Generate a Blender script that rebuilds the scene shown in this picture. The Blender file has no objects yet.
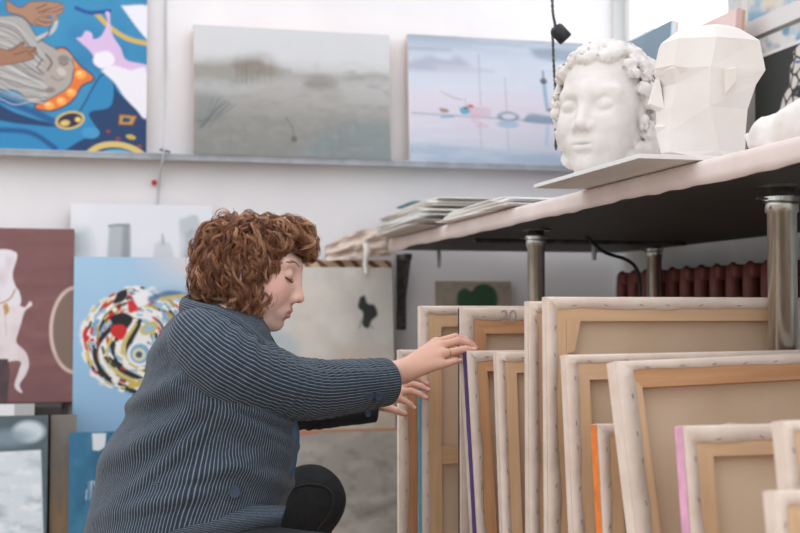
import bpy, math, random
import numpy as np
from mathutils import Vector, Matrix, Euler

random.seed(7)
np.random.seed(7)
S = bpy.context.scene
COL = S.collection

# ------------------------------------------------------------------ camera
YAW, PITCH, FPX = math.radians(13.7), math.atan(46.5/1250), 1250.0
CAM = np.array([0.0, 0.0, 0.88])
FW = np.array([math.sin(YAW)*math.cos(PITCH), math.cos(YAW)*math.cos(PITCH), math.sin(PITCH)])
RT = np.array([math.cos(YAW), -math.sin(YAW), 0.0])
UP = np.cross(RT, FW)
cd = bpy.data.cameras.new('camera')
cam = bpy.data.objects.new('camera', cd)
COL.objects.link(cam)
cam.matrix_world = Matrix(((RT[0], UP[0], -FW[0], CAM[0]), (RT[1], UP[1], -FW[1], CAM[1]),
                           (RT[2], UP[2], -FW[2], CAM[2]), (0, 0, 0, 1)))
cd.sensor_width = 36.0
cd.lens = FPX*36/800
cd.clip_start = 0.05
cd.dof.use_dof = True
cd.dof.focus_distance = 2.68
cd.dof.aperture_fstop = 4.0
S.camera = cam

# ------------------------------------------------------------------ world, light, exposure
W = bpy.data.worlds.new('World')
S.world = W
W.use_nodes = True
nt = W.node_tree
nt.nodes.clear()
out = nt.nodes.new('ShaderNodeOutputWorld')
bg = nt.nodes.new('ShaderNodeBackground')
tc = nt.nodes.new('ShaderNodeTexCoord')
sep = nt.nodes.new('ShaderNodeSeparateXYZ')
nt.links.new(tc.outputs['Generated'], sep.inputs[0])
rz = nt.nodes.new('ShaderNodeValToRGB')          # overcast sky: dark ground, pale horizon, bright zenith
rz.color_ramp.elements[0].position = 0.44
rz.color_ramp.elements[0].color = (0.34, 0.32, 0.30, 1)
rz.color_ramp.elements[1].position = 0.56
rz.color_ramp.elements[1].color = (0.95, 0.97, 1.0, 1)
e = rz.color_ramp.elements.new(1.0)
e.color = (0.92, 0.94, 1.0, 1)
mz = nt.nodes.new('ShaderNodeMapRange')
mz.inputs['From Min'].default_value = -1
mz.inputs['From Max'].default_value = 1
nt.links.new(sep.outputs['Z'], mz.inputs['Value'])
nt.links.new(mz.outputs[0], rz.inputs[0])
mx = nt.nodes.new('ShaderNodeMapRange')          # the side the windows face is brighter
mx.inputs['From Min'].default_value = 0.2
mx.inputs['From Max'].default_value = 0.9
mx.inputs['To Min'].default_value = 1.0
mx.inputs['To Max'].default_value = 3.0
nt.links.new(sep.outputs['X'], mx.inputs['Value'])
nt.links.new(rz.outputs[0], bg.inputs['Color'])
nt.links.new(mx.outputs[0], bg.inputs['Strength'])
nt.links.new(bg.outputs[0], out.inputs['Surface'])

vs = S.view_settings
S.display_settings.display_device = 'sRGB'
vs.view_transform = 'Standard'
vs.look = 'None'
vs.gamma = 1.0
vs.use_curve_mapping = False
vs.exposure = 0.70

# ------------------------------------------------------------------ placing
def P(px, py, d):
    """point of the place that lies d metres in front of the camera on this line of sight"""
    return CAM + d*(FW + (px-400)/FPX*RT + (266.5-py)/FPX*UP)
def onY(px, py, y):
    r = FW + (px-400)/FPX*RT + (266.5-py)/FPX*UP
    return CAM + r*((y-CAM[1])/r[1])
def onX(px, py, x):
    r = FW + (px-400)/FPX*RT + (266.5-py)/FPX*UP
    return CAM + r*((x-CAM[0])/r[0])
def onZ(px, py, z):
    r = FW + (px-400)/FPX*RT + (266.5-py)/FPX*UP
    return CAM + r*((z-CAM[2])/r[2])
def proj(p):
    v = np.asarray(p, float)-CAM
    d = v@FW
    return 400+FPX*(v@RT)/d, 266.5-FPX*(v@UP)/d, d

# ------------------------------------------------------------------ colour and materials
def lin(c):
    c = np.asarray(c, float)/255.0
    return np.where(c <= 0.04045, c/12.92, ((c+0.055)/1.055)**2.4)
def rgba(c):
    return tuple(float(v) for v in lin(c)) + (1.0,)

def mat(name, col, rough=0.6, col2=None, scale=20.0, stretch=(1, 1, 1), bump=0.0, bscale=None, metal=0.0,
        detail=4.0, spec=0.4, lo=0.35, hi=0.65, sss=0.0, coat=0.0):
    m = bpy.data.materials.new(name)
    m.use_nodes = True
    t = m.node_tree
    b = t.nodes['Principled BSDF']
    b.inputs['Roughness'].default_value = rough
    b.inputs['Metallic'].default_value = metal
    b.inputs['Specular IOR Level'].default_value = spec
    b.inputs['Coat Weight'].default_value = coat
    tcn = t.nodes.new('ShaderNodeTexCoord')
    mp = t.nodes.new('ShaderNodeMapping')
    mp.inputs['Scale'].default_value = stretch
    t.links.new(tcn.outputs['Object'], mp.inputs[0])
    n = t.nodes.new('ShaderNodeTexNoise')
    n.inputs['Scale'].default_value = scale
    n.inputs['Detail'].default_value = detail
    t.links.new(mp.outputs[0], n.inputs['Vector'])
    r = t.nodes.new('ShaderNodeValToRGB')
    r.color_ramp.elements[0].position = lo
    r.color_ramp.elements[1].position = hi
    r.color_ramp.elements[0].color = rgba(col)
    r.color_ramp.elements[1].color = rgba(col2 if col2 is not None else col)
    t.links.new(n.outputs['Fac'], r.inputs[0])
    t.links.new(r.outputs[0], b.inputs['Base Color'])
    if bump:
        n2 = t.nodes.new('ShaderNodeTexNoise')
        n2.inputs['Scale'].default_value = bscale or scale
        n2.inputs['Detail'].default_value = 5
        t.links.new(mp.outputs[0], n2.inputs['Vector'])
        bp = t.nodes.new('ShaderNodeBump')
        bp.inputs['Strength'].default_value = bump
        bp.inputs['Distance'].default_value = 0.01
        t.links.new(n2.outputs['Fac'], bp.inputs['Height'])
        t.links.new(bp.outputs[0], b.inputs['Normal'])
    if sss:
        b.inputs['Subsurface Weight'].default_value = sss
        b.inputs['Subsurface Radius'].default_value = (1.0, 0.35, 0.2)
        b.inputs['Subsurface Scale'].default_value = 0.006
    return m

def attr_mat(name, rough=0.6, bump=0.0, bscale=200, sss=0.0, spec=0.35):
    """surface whose own pigments are kept on the mesh as the colour attribute 'pigment'"""
    m = mat(name, (128, 128, 128), rough, bump=bump, bscale=bscale, spec=spec, sss=sss)
    t = m.node_tree
    a = t.nodes.new('ShaderNodeAttribute')
    a.attribute_name = 'pigment'
    t.links.new(a.outputs['Color'], t.nodes['Principled BSDF'].inputs['Base Color'])
    return m

# ------------------------------------------------------------------ meshes
def link_mesh(name, v, f, m, parent=None, loc=None, smooth=False, color=None, floats=None, rot=None):
    """v in world axes; with a parent or a loc the vertices are given relative to it already"""
    me = bpy.data.meshes.new(name)
    v = np.asarray(v, np.float64)
    if isinstance(f, np.ndarray) and f.ndim == 2:
        k = f.shape[1]
        me.vertices.add(len(v))
        me.vertices.foreach_set('co', v.astype(np.float32).ravel())
        me.loops.add(f.size)
        me.loops.foreach_set('vertex_index', f.astype(np.int32).ravel())
        me.polygons.add(len(f))
        me.polygons.foreach_set('loop_start', np.arange(0, f.size, k, dtype=np.int32))
        me.polygons.foreach_set('loop_total', np.full(len(f), k, np.int32))
        me.update(calc_edges=True)
    else:
        me.from_pydata([tuple(x) for x in v], [], [tuple(int(i) for i in q) for q in f])
    me.validate()
    if smooth:
        me.polygons.foreach_set('use_smooth', np.ones(len(me.polygons), bool))
    if color is not None:
        a = me.color_attributes.new('pigment', 'FLOAT_COLOR', 'POINT')
        c = np.ones((len(v), 4), np.float32)
        c[:, :3] = color
        a.data.foreach_set('color', c.ravel())
    if floats:
        for k, val in floats.items():
            a = me.attributes.new(k, 'FLOAT', 'POINT')
            a.data.foreach_set('value', np.asarray(val, np.float32))
    me.update()
    me.materials.append(m)
    o = bpy.data.objects.new(name, me)
    COL.objects.link(o)
    if parent is not None:
        o.parent = parent
    if loc is not None:
        o.location = loc
    if rot is not None:
        o.rotation_euler = rot
    return o

def tag(o, label, cat, group=None, kind=None):
    o['label'] = label
    o['category'] = cat
    if group:
        o['group'] = group
    if kind:
        o['kind'] = kind
    return o
def thing(name, label, cat, loc=(0, 0, 0), rot=(0, 0, 0), group=None):
    o = bpy.data.objects.new(name, None)
    o.empty_display_size = 0.05
    COL.objects.link(o)
    o.location = tuple(float(x) for x in loc)
    o.rotation_euler = rot
    return tag(o, label, cat, group)
def struct(o):
    o['kind'] = 'structure'
    return o

class MB:
    """collects vertices and faces of one mesh"""
    def __init__(s):
        s.v, s.f = [], []
    def add(s, v, f):
        n = len(s.v)
        s.v += [tuple(float(c) for c in x) for x in v]
        s.f += [tuple(int(i)+n for i in q) for q in f]
        return s
    def box(s, a, b, bev=0.0):
        x0, y0, z0 = a
        x1, y1, z1 = b
        if bev <= 0:
            v = [(x0, y0, z0), (x1, y0, z0), (x1, y1, z0), (x0, y1, z0), (x0, y0, z1), (x1, y0, z1), (x1, y1, z1), (x0, y1, z1)]
            f = [(0, 3, 2, 1), (4, 5, 6, 7), (0, 1, 5, 4), (1, 2, 6, 5), (2, 3, 7, 6), (3, 0, 4, 7)]
            return s.add(v, f)
        import bmesh
        bm = bmesh.new()
        bmesh.ops.create_cube(bm, size=1)
        for q in bm.verts:
            q.co = Vector(((x0+x1)/2+q.co.x*(x1-x0), (y0+y1)/2+q.co.y*(y1-y0), (z0+z1)/2+q.co.z*(z1-z0)))
        bev = min(bev, 0.45*min(x1-x0, y1-y0, z1-z0))
        bmesh.ops.bevel(bm, geom=list(bm.edges), offset=bev, segments=2, affect='EDGES', profile=0.5)
        bm.verts.index_update()
        s.add([q.co[:] for q in bm.verts], [[q.index for q in fc.verts] for fc in bm.faces])
        bm.free()
        return s
    def prism(s, poly, y0, y1):
        """outline in x,z carried from y0 to y1"""
        n = len(poly)
        v = [(p[0], y0, p[1]) for p in poly]+[(p[0], y1, p[1]) for p in poly]
        f = [tuple(range(n)), tuple(range(2*n-1, n-1, -1))]+[(i, i+n, (i+1) % n+n, (i+1) % n) for i in range(n)]
        return s.add(v, f)
    def lathe(s, prof, c=(0, 0, 0), n=24, axis=2):
        v, f = [], []
        for r, z in prof:
            for k in range(n):
                t = 2*math.pi*k/n
                q = [r*math.cos(t), r*math.sin(t), z]
                if axis == 0:
                    q = [q[2], q[0], q[1]]
                if axis == 1:
                    q = [q[1], q[2], q[0]]
                v.append((q[0]+c[0], q[1]+c[1], q[2]+c[2]))
        for i in range(len(prof)-1):
            for k in range(n):
                f.append((i*n+k, i*n+(k+1) % n, (i+1)*n+(k+1) % n, (i+1)*n+k))
        f.append(tuple(range(n-1, -1, -1)))
        f.append(tuple((len(prof)-1)*n+k for k in range(n)))
        return s.add(v, f)
    def tube(s, pts, r, n=8, cap=True):
        v, f, _ = tube_grid(pts, r, r, n)
        s.add(v, f)
        return s
    def obj(s, name, m, parent=None, loc=None, smooth=False, **k):
        return link_mesh(name, s.v, s.f, m, parent, loc, smooth, **k)

def spline(pts, n):
    """Catmull-Rom through the points, n samples"""
    p = np.asarray(pts, float)
    if len(p) == 2:
        t = np.linspace(0, 1, n)[:, None]
        return p[0]*(1-t)+p[1]*t
    q = np.vstack([2*p[0]-p[1], p, 2*p[-1]-p[-2]])
    t = np.linspace(0, len(p)-1, n)
    i = np.minimum(t.astype(int), len(p)-2)
    u = (t-i)[:, None]
    a, b, c, d = q[i], q[i+1], q[i+2], q[i+3]
    return 0.5*(2*b+(c-a)*u+(2*a-5*b+4*c-d)*u*u+(3*b-a-3*c+d)*u**3)

def frames(path, up=(0, 0, 1)):
    t = np.gradient(path, axis=0)
    t /= np.linalg.norm(t, axis=1)[:, None]+1e-12
    u = np.zeros_like(t)
    u0 = np.array(up, float)
    u0 = u0-t[0]*(u0@t[0])
    if np.linalg.norm(u0) < 1e-3:
        u0 = np.array([1.0, 0.3, 0])-t[0]*(np.array([1.0, 0.3, 0])@t[0])
    u0 /= np.linalg.norm(u0)
    for i in range(len(t)):
        u0 = u0-t[i]*(u0@t[i])
        u0 /= np.linalg.norm(u0)
        u[i] = u0
    return t, u, np.cross(t, u)

def tube_grid(path, a, b, n=8, up=(0, 0, 1), cap=True):
    path = np.asarray(path, float)
    m = len(path)
    a = np.broadcast_to(np.asarray(a, float), (m,))
    b = np.broadcast_to(np.asarray(b, float), (m,))
    t, u, w = frames(path, up)
    th = np.arange(n)*2*math.pi/n
    v = path[:, None, :]+a[:, None, None]*np.cos(th)[None, :, None]*u[:, None, :]+b[:, None, None]*np.sin(th)[None, :, None]*w[:, None, :]
    v = v.reshape(-1, 3)
    f = grid_faces(m, n, True)
    f = [tuple(q) for q in f]
    if cap:
        f += [tuple(range(n-1, -1, -1)), tuple((m-1)*n+k for k in range(n))]
    return v, f, th

def grid_faces(m, n, wrap):
    i, k = np.meshgrid(np.arange(m-1), np.arange(n if wrap else n-1), indexing='ij')
    k2 = (k+1) % n
    return np.stack([i*n+k, i*n+k2, (i+1)*n+k2, (i+1)*n+k], -1).reshape(-1, 4)

# ------------------------------------------------------------------ noise
def _hash(ix, iy, iz, seed):
    h = (ix.astype(np.int64)*374761393+iy.astype(np.int64)*668265263+iz.astype(np.int64)*2147483647+seed*974634777) & 0x7fffffff
    h = ((h ^ (h >> 13))*1274126177) & 0x7fffffff
    return ((h ^ (h >> 16)) & 0xffff)/65535.0*2-1
def noise3(p, seed=0):
    p = np.asarray(p, float)
    i = np.floor(p)
    f = p-i
    f = f*f*(3-2*f)
    i = i.astype(np.int64)
    r = 0
    for dx in (0, 1):
        for dy in (0, 1):
            for dz in (0, 1):
                w = (f[..., 0] if dx else 1-f[..., 0])*(f[..., 1] if dy else 1-f[..., 1])*(f[..., 2] if dz else 1-f[..., 2])
                r = r+w*_hash(i[..., 0]+dx, i[..., 1]+dy, i[..., 2]+dz, seed)
    return r
def fbm(p, seed=0, oct=3):
    p = np.asarray(p, float)
    return sum(noise3(p*2**k, seed+k)*0.5**k for k in range(oct))/1.75

# ------------------------------------------------------------------ implicit surfaces
def cone(p, a, b, r1, r2):
    a = np.asarray(a, float)
    ba = np.asarray(b, float)-a
    h = np.clip(((p-a)@ba)/(ba@ba+1e-12), 0, 1)
    return np.linalg.norm(p-a-h[:, None]*ba, axis=1)-(r1+(r2-r1)*h)
def ell(p, c, r):
    r = np.asarray(r, float)
    q = p-np.asarray(c, float)
    k0 = np.linalg.norm(q/r, axis=1)
    k1 = np.linalg.norm(q/(r*r), axis=1)+1e-9
    return np.where(k0 < 1e-6, -r.min(), k0*(k0-1)/k1)
def smin(a, b, k):
    h = np.maximum(k-np.abs(a-b), 0)/k
    return np.minimum(a, b)-h*h*k*0.25
def smax(a, b, k):
    return -smin(-a, -b, k)

def surface(fn, lo, hi, h, B=24):
    """surface nets over sparse blocks; fn(points, block_centre, block_radius) -> distance"""
    lo = np.asarray(lo, float)
    n = np.ceil((np.asarray(hi, float)-lo)/h).astype(int)
    nb = (n+B-1)//B
    dims = nb*B+3
    rad = h*(B+2)*math.sqrt(3)/2
    g = np.arange(B+2)-1
    gx, gy, gz = np.meshgrid(g, g, g, indexing='ij')
    base = np.stack([gx, gy, gz], -1).reshape(-1, 3)
    V, K, F = [], [], []
    stride = np.array([dims[1]*dims[2], dims[2], 1], np.int64)
    C = np.stack(np.meshgrid(*[np.arange(k) for k in nb], indexing='ij'), -1).reshape(-1, 3)
    for cb in C:
        c = lo+(cb*B+B/2)*h
        d0 = fn(c[None], c, 10.0)[0]
        if abs(d0) > rad*1.6:
            continue
        val = fn(lo+(base+cb*B)*h, c, rad).reshape(B+2, B+2, B+2)
        s = val < 0
        if s.all() or not s.any():
            continue
        acc = np.zeros((B+1, B+1, B+1, 3))
        cnt = np.zeros((B+1, B+1, B+1))
        for ax in range(3):
            o1, o2 = [k for k in range(3) if k != ax]
            for i in (0, 1):
                for j in (0, 1):
                    sl = [slice(0, B+1)]*3
                    sl[o1] = slice(i, i+B+1)
                    sl[o2] = slice(j, j+B+1)
                    sh = list(sl)
                    sh[ax] = slice(1, B+2)
                    va, vb = val[tuple(sl)], val[tuple(sh)]
                    cr = (va < 0) != (vb < 0)
                    t = np.where(cr, va/np.where(cr, va-vb, 1), 0)
                    acc[..., ax] += np.where(cr, t, 0)
                    acc[..., o1] += np.where(cr, i, 0)
                    acc[..., o2] += np.where(cr, j, 0)
                    cnt += cr
        idx = np.argwhere(cnt > 0)
        pos = acc[cnt > 0]/cnt[cnt > 0][:, None]
        gi = idx-1+cb*B
        V.append(lo+(gi+pos)*h)
        K.append((gi+1)@stride)
        for ax in range(3):
            o1, o2 = [(1, 2), (2, 0), (0, 1)][ax]
            sl = [slice(1, B+1)]*3
            sh = list(sl)
            sh[ax] = slice(2, B+2)
            a, b = s[tuple(sl)], s[tuple(sh)]
            e = np.argwhere(a != b)
            if not len(e):
                continue
            flip = a[tuple(e.T)]
            gq = e+1-1+cb*B+1
            k0 = gq@stride
            q = np.stack([k0-stride[o1]-stride[o2], k0-stride[o2], k0, k0-stride[o1]], -1)
            q[~flip] = q[~flip][:, ::-1]
            F.append(q)
    V = np.concatenate(V)
    K = np.concatenate(K)
    F = np.concatenate(F)
    uk, first = np.unique(K, return_index=True)
    V = V[first]
    f = np.searchsorted(uk, F)
    ok = (uk[np.minimum(f, len(uk)-1)] == F).all(1)
    return V, f[ok]

def relax(v, f, it=2, w=0.5):
    """light smoothing of a quad mesh"""
    for _ in range(it):
        acc = np.zeros_like(v)
        cnt = np.zeros(len(v))
        for k in range(4):
            a, b = f[:, k], f[:, (k+1) % 4]
            np.add.at(acc, a, v[b])
            np.add.at(acc, b, v[a])
            np.add.at(cnt, a, 1)
            np.add.at(cnt, b, 1)
        v = v*(1-w)+w*acc/np.maximum(cnt, 1)[:, None]
    return v
# ------------------------------------------------------------------ materials shared by many things
M = {}
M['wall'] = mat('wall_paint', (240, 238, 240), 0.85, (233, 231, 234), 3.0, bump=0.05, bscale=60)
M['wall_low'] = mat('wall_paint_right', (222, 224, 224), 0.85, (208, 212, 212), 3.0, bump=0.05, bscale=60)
M['floor'] = mat('floor_boards', (184, 164, 142), 0.5, (164, 144, 122), 6.0, stretch=(1, 12, 1))
M['window_paint'] = mat('window_paint', (236, 236, 238), 0.4)
M['ledge'] = mat('ledge_paint', (168, 172, 178), 0.4, (150, 154, 160), 15)
M['chrome'] = mat('chrome', (226, 226, 222), 0.26, (186, 186, 182), 60, stretch=(1, 1, 0.15), metal=1.0)
M['steel'] = mat('grey_steel', (120, 122, 120), 0.35, (90, 92, 92), 30, metal=1.0)
M['dark_iron'] = mat('dark_iron', (72, 71, 68), 0.4, (96, 93, 88), 30, metal=.5)
M['under'] = mat('table_board', (58, 60, 58), 0.6, (50, 52, 51), 9)
M['cover'] = mat('table_cover', (228, 213, 207), 0.7, (218, 202, 196), 8, bump=0.15, bscale=30)
M['black'] = mat('black_plastic', (30, 33, 35), 0.35, (38, 41, 43), 40)
M['cord'] = mat('cord_weave', (44, 46, 48), 0.8, (120, 122, 124), 160)
M['white_cord'] = mat('white_cord', (196, 198, 202), 0.6)
M['red'] = mat('red_plastic', (196, 50, 62), 0.5)
M['plaster'] = mat('plaster', (232, 227, 222), 0.8, (220, 214, 209), 14, bump=0.12, bscale=70)
M['plaster_smooth'] = mat('plaster_smooth', (232, 225, 219), 0.7, (226, 217, 211), 8)
M['board'] = mat('white_board', (232, 230, 229), 0.6, (226, 223, 221), 8)
M['radiator'] = mat('radiator_paint', (136, 78, 70), 0.5, (116, 64, 58), 14)
M['bench'] = mat('bench_wood', (46, 43, 41), 0.7, (62, 58, 54), 9, stretch=(0.2, 1, 1))
M['paper'] = mat('paper', (243, 239, 233), 0.8, (234, 229, 222), 12)
M['paper_cool'] = mat('paper_cool', (232, 235, 238), 0.8, (240, 241, 242), 12)
M['paper_grey'] = mat('paper_grey', (190, 185, 176), 0.8, (208, 203, 194), 12)
M['kraft'] = mat('kraft_paper', (218, 202, 190), 0.85, (200, 182, 168), 10, bump=0.4, bscale=18)
M['teal_card'] = mat('teal_card', (84, 128, 134), 0.6, (98, 142, 146), 20)
def wood(name, a, b, st):
    return mat(name, a, 0.6, b, 9, stretch=st, lo=0.3, hi=0.7, bump=0.03, bscale=20)
M['pine_v'] = wood('pine_upright', (214, 178, 142), (198, 160, 124), (9, 9, 0.5))
M['pine_h'] = wood('pine_rail', (214, 178, 142), (198, 160, 124), (0.5, 9, 9))
M['warm_v'] = wood('warm_pine_upright', (204, 156, 114), (184, 132, 92), (9, 9, 0.5))
M['warm_h'] = wood('warm_pine_rail', (204, 156, 114), (184, 132, 92), (0.5, 9, 9))
M['fold'] = mat('primed_fold', (230, 213, 200), 0.8, (218, 199, 184), 14, bump=0.25, bscale=40)
M['linen'] = mat('linen_back', (208, 182, 156), 0.9, (198, 170, 143), 6, bump=0.1, bscale=300)
M['linen_light'] = mat('linen_back_light', (222, 198, 172), 0.9, (212, 187, 160), 6, bump=0.1, bscale=300)
M['staple'] = mat('staple_wire', (150, 142, 134), 0.5, metal=0.5)
M['paint_art'] = attr_mat('oil_paint', 0.55, bump=0.04, bscale=150)

# ------------------------------------------------------------------ shell of the room
YW = 5.0
XW = float(onY(613, 200, YW)[0])
TZ = 1.176                                          # table top height
struct(MB().box((-3.4, -0.8, -0.06), (XW+0.2, YW+0.2, 0)).obj('floor', M['floor']))
struct(MB().box((-3.4, YW, 0), (XW+0.2, YW+0.15, 3.3)).obj('wall_back', M['wall']))
wy0, wy1 = float(onX(728, 60, XW)[1]), YW-0.02
wz0, wz1 = 1.62, 3.0
mw = MB()
mw.box((XW, -0.8, 0), (XW+0.15, YW, wz0))
mw.box((XW, -0.8, wz1), (XW+0.15, YW, 3.3))
mw.box((XW, -0.8, wz0), (XW+0.15, wy0, wz1))
mw.box((XW, wy1, wz0), (XW+0.15, YW, wz1))
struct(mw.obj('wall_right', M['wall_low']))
win = bpy.data.objects.new('window_1', None)
COL.objects.link(win)
win.location = (XW+0.08, (wy0+wy1)/2, wz0)
win['kind'] = 'structure'
hw = (wy1-wy0)/2
hz = wz1-wz0
mf = MB()
for a, b in (((-.03, -hw, 0), (.03, -hw+.05, hz)), ((-.03, hw-.05, 0), (.03, hw, hz)), ((-.03, -hw+.05, 0), (.03, hw-.05, .05)),
             ((-.03, -hw+.05, hz-.05), (.03, hw-.05, hz))):
    mf.box(a, b, 0.006)
mf.obj('window_frame', M['window_paint'], win)
gm = bpy.data.materials.new('window_glass')
gm.use_nodes = True
gt = gm.node_tree
gt.nodes.clear()
go = gt.nodes.new('ShaderNodeOutputMaterial')
gmx = gt.nodes.new('ShaderNodeMixShader')
gmx.inputs[0].default_value = 0.06
gtr = gt.nodes.new('ShaderNodeBsdfTransparent')
ggl = gt.nodes.new('ShaderNodeBsdfGlossy')
ggl.inputs['Roughness'].default_value = 0.02
gt.links.new(gtr.outputs[0], gmx.inputs[1])
gt.links.new(ggl.outputs[0], gmx.inputs[2])
gt.links.new(gmx.outputs[0], go.inputs[0])
MB().box((-.003, -hw+.05, .05), (.003, hw-.05, hz-.05)).obj('window_pane', gm, win)
MB().box((-.14, -hw-.0, -.03), (-.04, hw, 0.0), 0.006).obj('window_sill', M['window_paint'], win)

# ledge the upper paintings stand on
lz = float(onY(300, 157.5, YW-0.06)[2])
lx0, lx1 = float(onY(-60, 157, YW-0.05)[0]), XW-0.01
led = thing('picture_ledge', 'narrow grey metal ledge on the back wall carrying the upper paintings', 'ledge', ((lx0+lx1)/2, YW, lz-0.012))
hl = (lx1-lx0)/2
MB().box((-hl, -0.085, 0.0), (hl, 0, 0.010), 0.002).obj('ledge_shelf', M['ledge'], led)
MB().box((-hl, -0.085, -0.016), (hl, -0.079, 0.0), 0.001).obj('front_lip', M['ledge'], led)
LZ = lz-0.002

# ------------------------------------------------------------------ work table along the right wall
tx0 = 1.14
ty0, ty1 = 1.05, 4.86
tab = thing('work_table', 'long high work table with white covered edge, dark underside and round metal legs', 'table', (1.6, 3.0, 0))
def rel(o, p):
    return tuple(np.asarray(p, float)-np.asarray(o.location))
MB().box(rel(tab, (tx0+.012, ty0, TZ-.045)), rel(tab, (XW-.03, ty1, TZ-.004)), 0.004).obj('tabletop', M['under'], tab)
# white cover: top sheet with a front flap whose lower edge is ragged
n = 240
ys = np.linspace(ty0-.01, ty1+.01, n)
dr = 0.047+0.007*fbm(np.stack([ys*1.9, ys*0, ys*0], -1), 3)+0.002*noise3(np.stack([ys*17, ys*0, ys*0+4], -1), 5)
dr += 0.012*np.clip((ys-3.3)/1.2, 0, 1)*(1+noise3(np.stack([ys*6, ys*0, ys*0], -1), 9))*0.6
wob = 0.0022*fbm(np.stack([ys*4, ys*0+2, ys*0], -1), 8)
rows = []
for k in range(n):
    y = ys[k]
    rows.append([(XW-.035, y, TZ), (tx0+.012, y, TZ+.002), (tx0+.003, y, TZ-.002), (tx0+wob[k], y, TZ-.012), (tx0+wob[k]*1.5, y, TZ-.03),
                 (tx0+wob[k]*2, y, TZ-dr[k]), (tx0+wob[k]*2+.003, y, TZ-dr[k]), (tx0+.008, y, TZ-.012), (tx0+.014, y, TZ-.003), (XW-.035, y, TZ-.003)])
rows = np.array(rows)-np.array(tab.location)
link_mesh('table_cover', rows.reshape(-1, 3), grid_faces(n, 10, True), M['cover'], tab, smooth=False)
legx = float(onY(781, 260, 2.212)[0])
def table_leg(x, y, r):
    b = rel(tab, (x, y, 0))
    o = MB().lathe([(r*1.06, 0), (r*1.06, .012), (r, .016), (r, TZ-.10), (r*1.14, TZ-.098), (r*1.14, TZ-.066), (r*.92, TZ-.064), (r*.92, TZ-.05)], (0, 0, 0), 28).obj('leg', M['chrome'], tab, b, True)
    MB().lathe([(r*1.7, TZ-.051), (r*1.7, TZ-.045)], (0, 0, 0), 28).obj('flange', M['steel'], o, smooth=False)
    MB().lathe([(r*1.3, TZ-.076), (r*1.3, TZ-.068)], (0, 0, 0), 28).obj('collar_ring', M['chrome'], o, smooth=False)
    MB().box((-r*1.9, -.004, TZ-.074), (-r*1.1, .004, TZ-.070)).obj('locking_pin', M['steel'], o)
table_leg(legx, 2.207, .0285)
y2 = 3.52
table_leg(float(onY(536, 260, y2)[0]), y2, .026)
table_leg(float(onY(654, 250, 4.1)[0]), 4.1, .026)
# low pipe stub and cross rail under the top
MB().tube([rel(tab, (1.2, 3.9, TZ-.06)), rel(tab, (1.95, 3.9, TZ-.06))], .008).obj('cross_rail', M['dark_iron'], tab)
for px, py in ((594, 240), (397, 258)):
    q = onZ(px, py, TZ-.046)
    q[1] = min(q[1], ty1-.05)
    q[0] = max(q[0], tx0+.03)
    MB().lathe([(.007, -.07), (.008, -.066), (.008, 0)], rel(tab, (q[0], q[1], TZ-.045)), 12).obj('levelling_bolt', M['white_cord'], tab, smooth=True)
# iron bracket at the far end
q = onY(402, 292, YW-.02)
bk = thing('wall_bracket', 'dark iron bracket on the back wall under the far end of the table', 'bracket', (q[0], YW, q[2]))
h = .155
MB().box((-.020, -.012, -h), (.020, 0, h), 0.003).obj('back_strap', M['dark_iron'], bk)
MB().tube([(0.0, -.014, -.09), (0.004, -.07, .04), (.006, -.11, h-.02)], .010).obj('brace', M['dark_iron'], bk)
MB().box((-.015, -.13, h-.026), (.015, -.0125, h-.002), 0.003).obj('top_arm', M['dark_iron'], bk)
for z in (-h+.02, -h+.075):
    MB().lathe([(.011, 0), (.011, .006), (.006, .009)], (0, 0, 0), 14, axis=1).obj('bolt', M['steel'], bk, (0, -.018 if z > -h+.05 else -.018, z), True, rot=(0, 0, math.pi))

# cast iron radiator against the right wall, under the table
ry1 = float(onX(617, 270, XW-.16)[1])
ry0 = float(onX(800, 258, XW-.16)[1])-.1
rz = float(onX(620, 271, XW-.16)[2])
nsec = 13
pit = (ry1-ry0)/nsec
rad = thing('cast_iron_radiator', 'dark red cast iron radiator with rounded columns on the right wall under the table', 'radiator', (XW-.10, (ry0+ry1)/2, 0))
rz0 = .14
ms = MB()
def colshape(x):
    ms.lathe([(.004, rz0), (.020, rz0+.02), (.024, rz0+.06), (.024, rz-.07), (.021, rz-.025), (.012, rz-.006), (.003, rz)], (x, 0, 0), 14)
for x in (-.062, 0, .062):
    colshape(x)
ms.box((-.07, -pit*.28, rz0+.02), (.07, pit*.28, rz0+.075), .012)
ms.box((-.075, -pit*.30, rz-.055), (.075, pit*.30, rz-.008), .012)
ms.box((-.062, -.006, rz0+.06), (.062, .006, rz-.04))
s0 = ms.obj('section', M['radiator'], rad, (0, (ry0-ry1)/2+pit/2, 0), True)
for k in range(1, nsec):
    c = s0.copy()
    COL.objects.link(c)
    c.parent = rad
    c.location = (0, (ry0-ry1)/2+pit*(k+.5), 0)
for z in (rz0+.05, rz-.03):
    MB().tube([(0, (ry0-ry1)/2, z), (0, (ry1-ry0)/2, z)], .013, 10).obj('joining_pipe', M['radiator'], rad)
for yy in (-.45, .45):
    MB().box((-.05, yy*(ry1-ry0)-.012, 0), (.05, yy*(ry1-ry0)+.012, rz0+.03), .004).obj('foot', M['radiator'], rad)

# cable drooping under the table behind the second leg
pts = [onY(586, 243, 3.70), onY(604, 252, 3.72), onY(625, 259, 3.74), onY(636, 268, 3.76), onY(640, 285, 3.78), onY(640, 330, 3.78)]
pts[0][2] = TZ-.052
pp = spline(pts, 24)
o = MB().tube(pp-pp[-1], .006, 8).obj('electric_cable', M['black'], None, pp[-1], True)
tag(o, 'black cable drooping from the table underside towards the radiator', 'cable')

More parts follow.
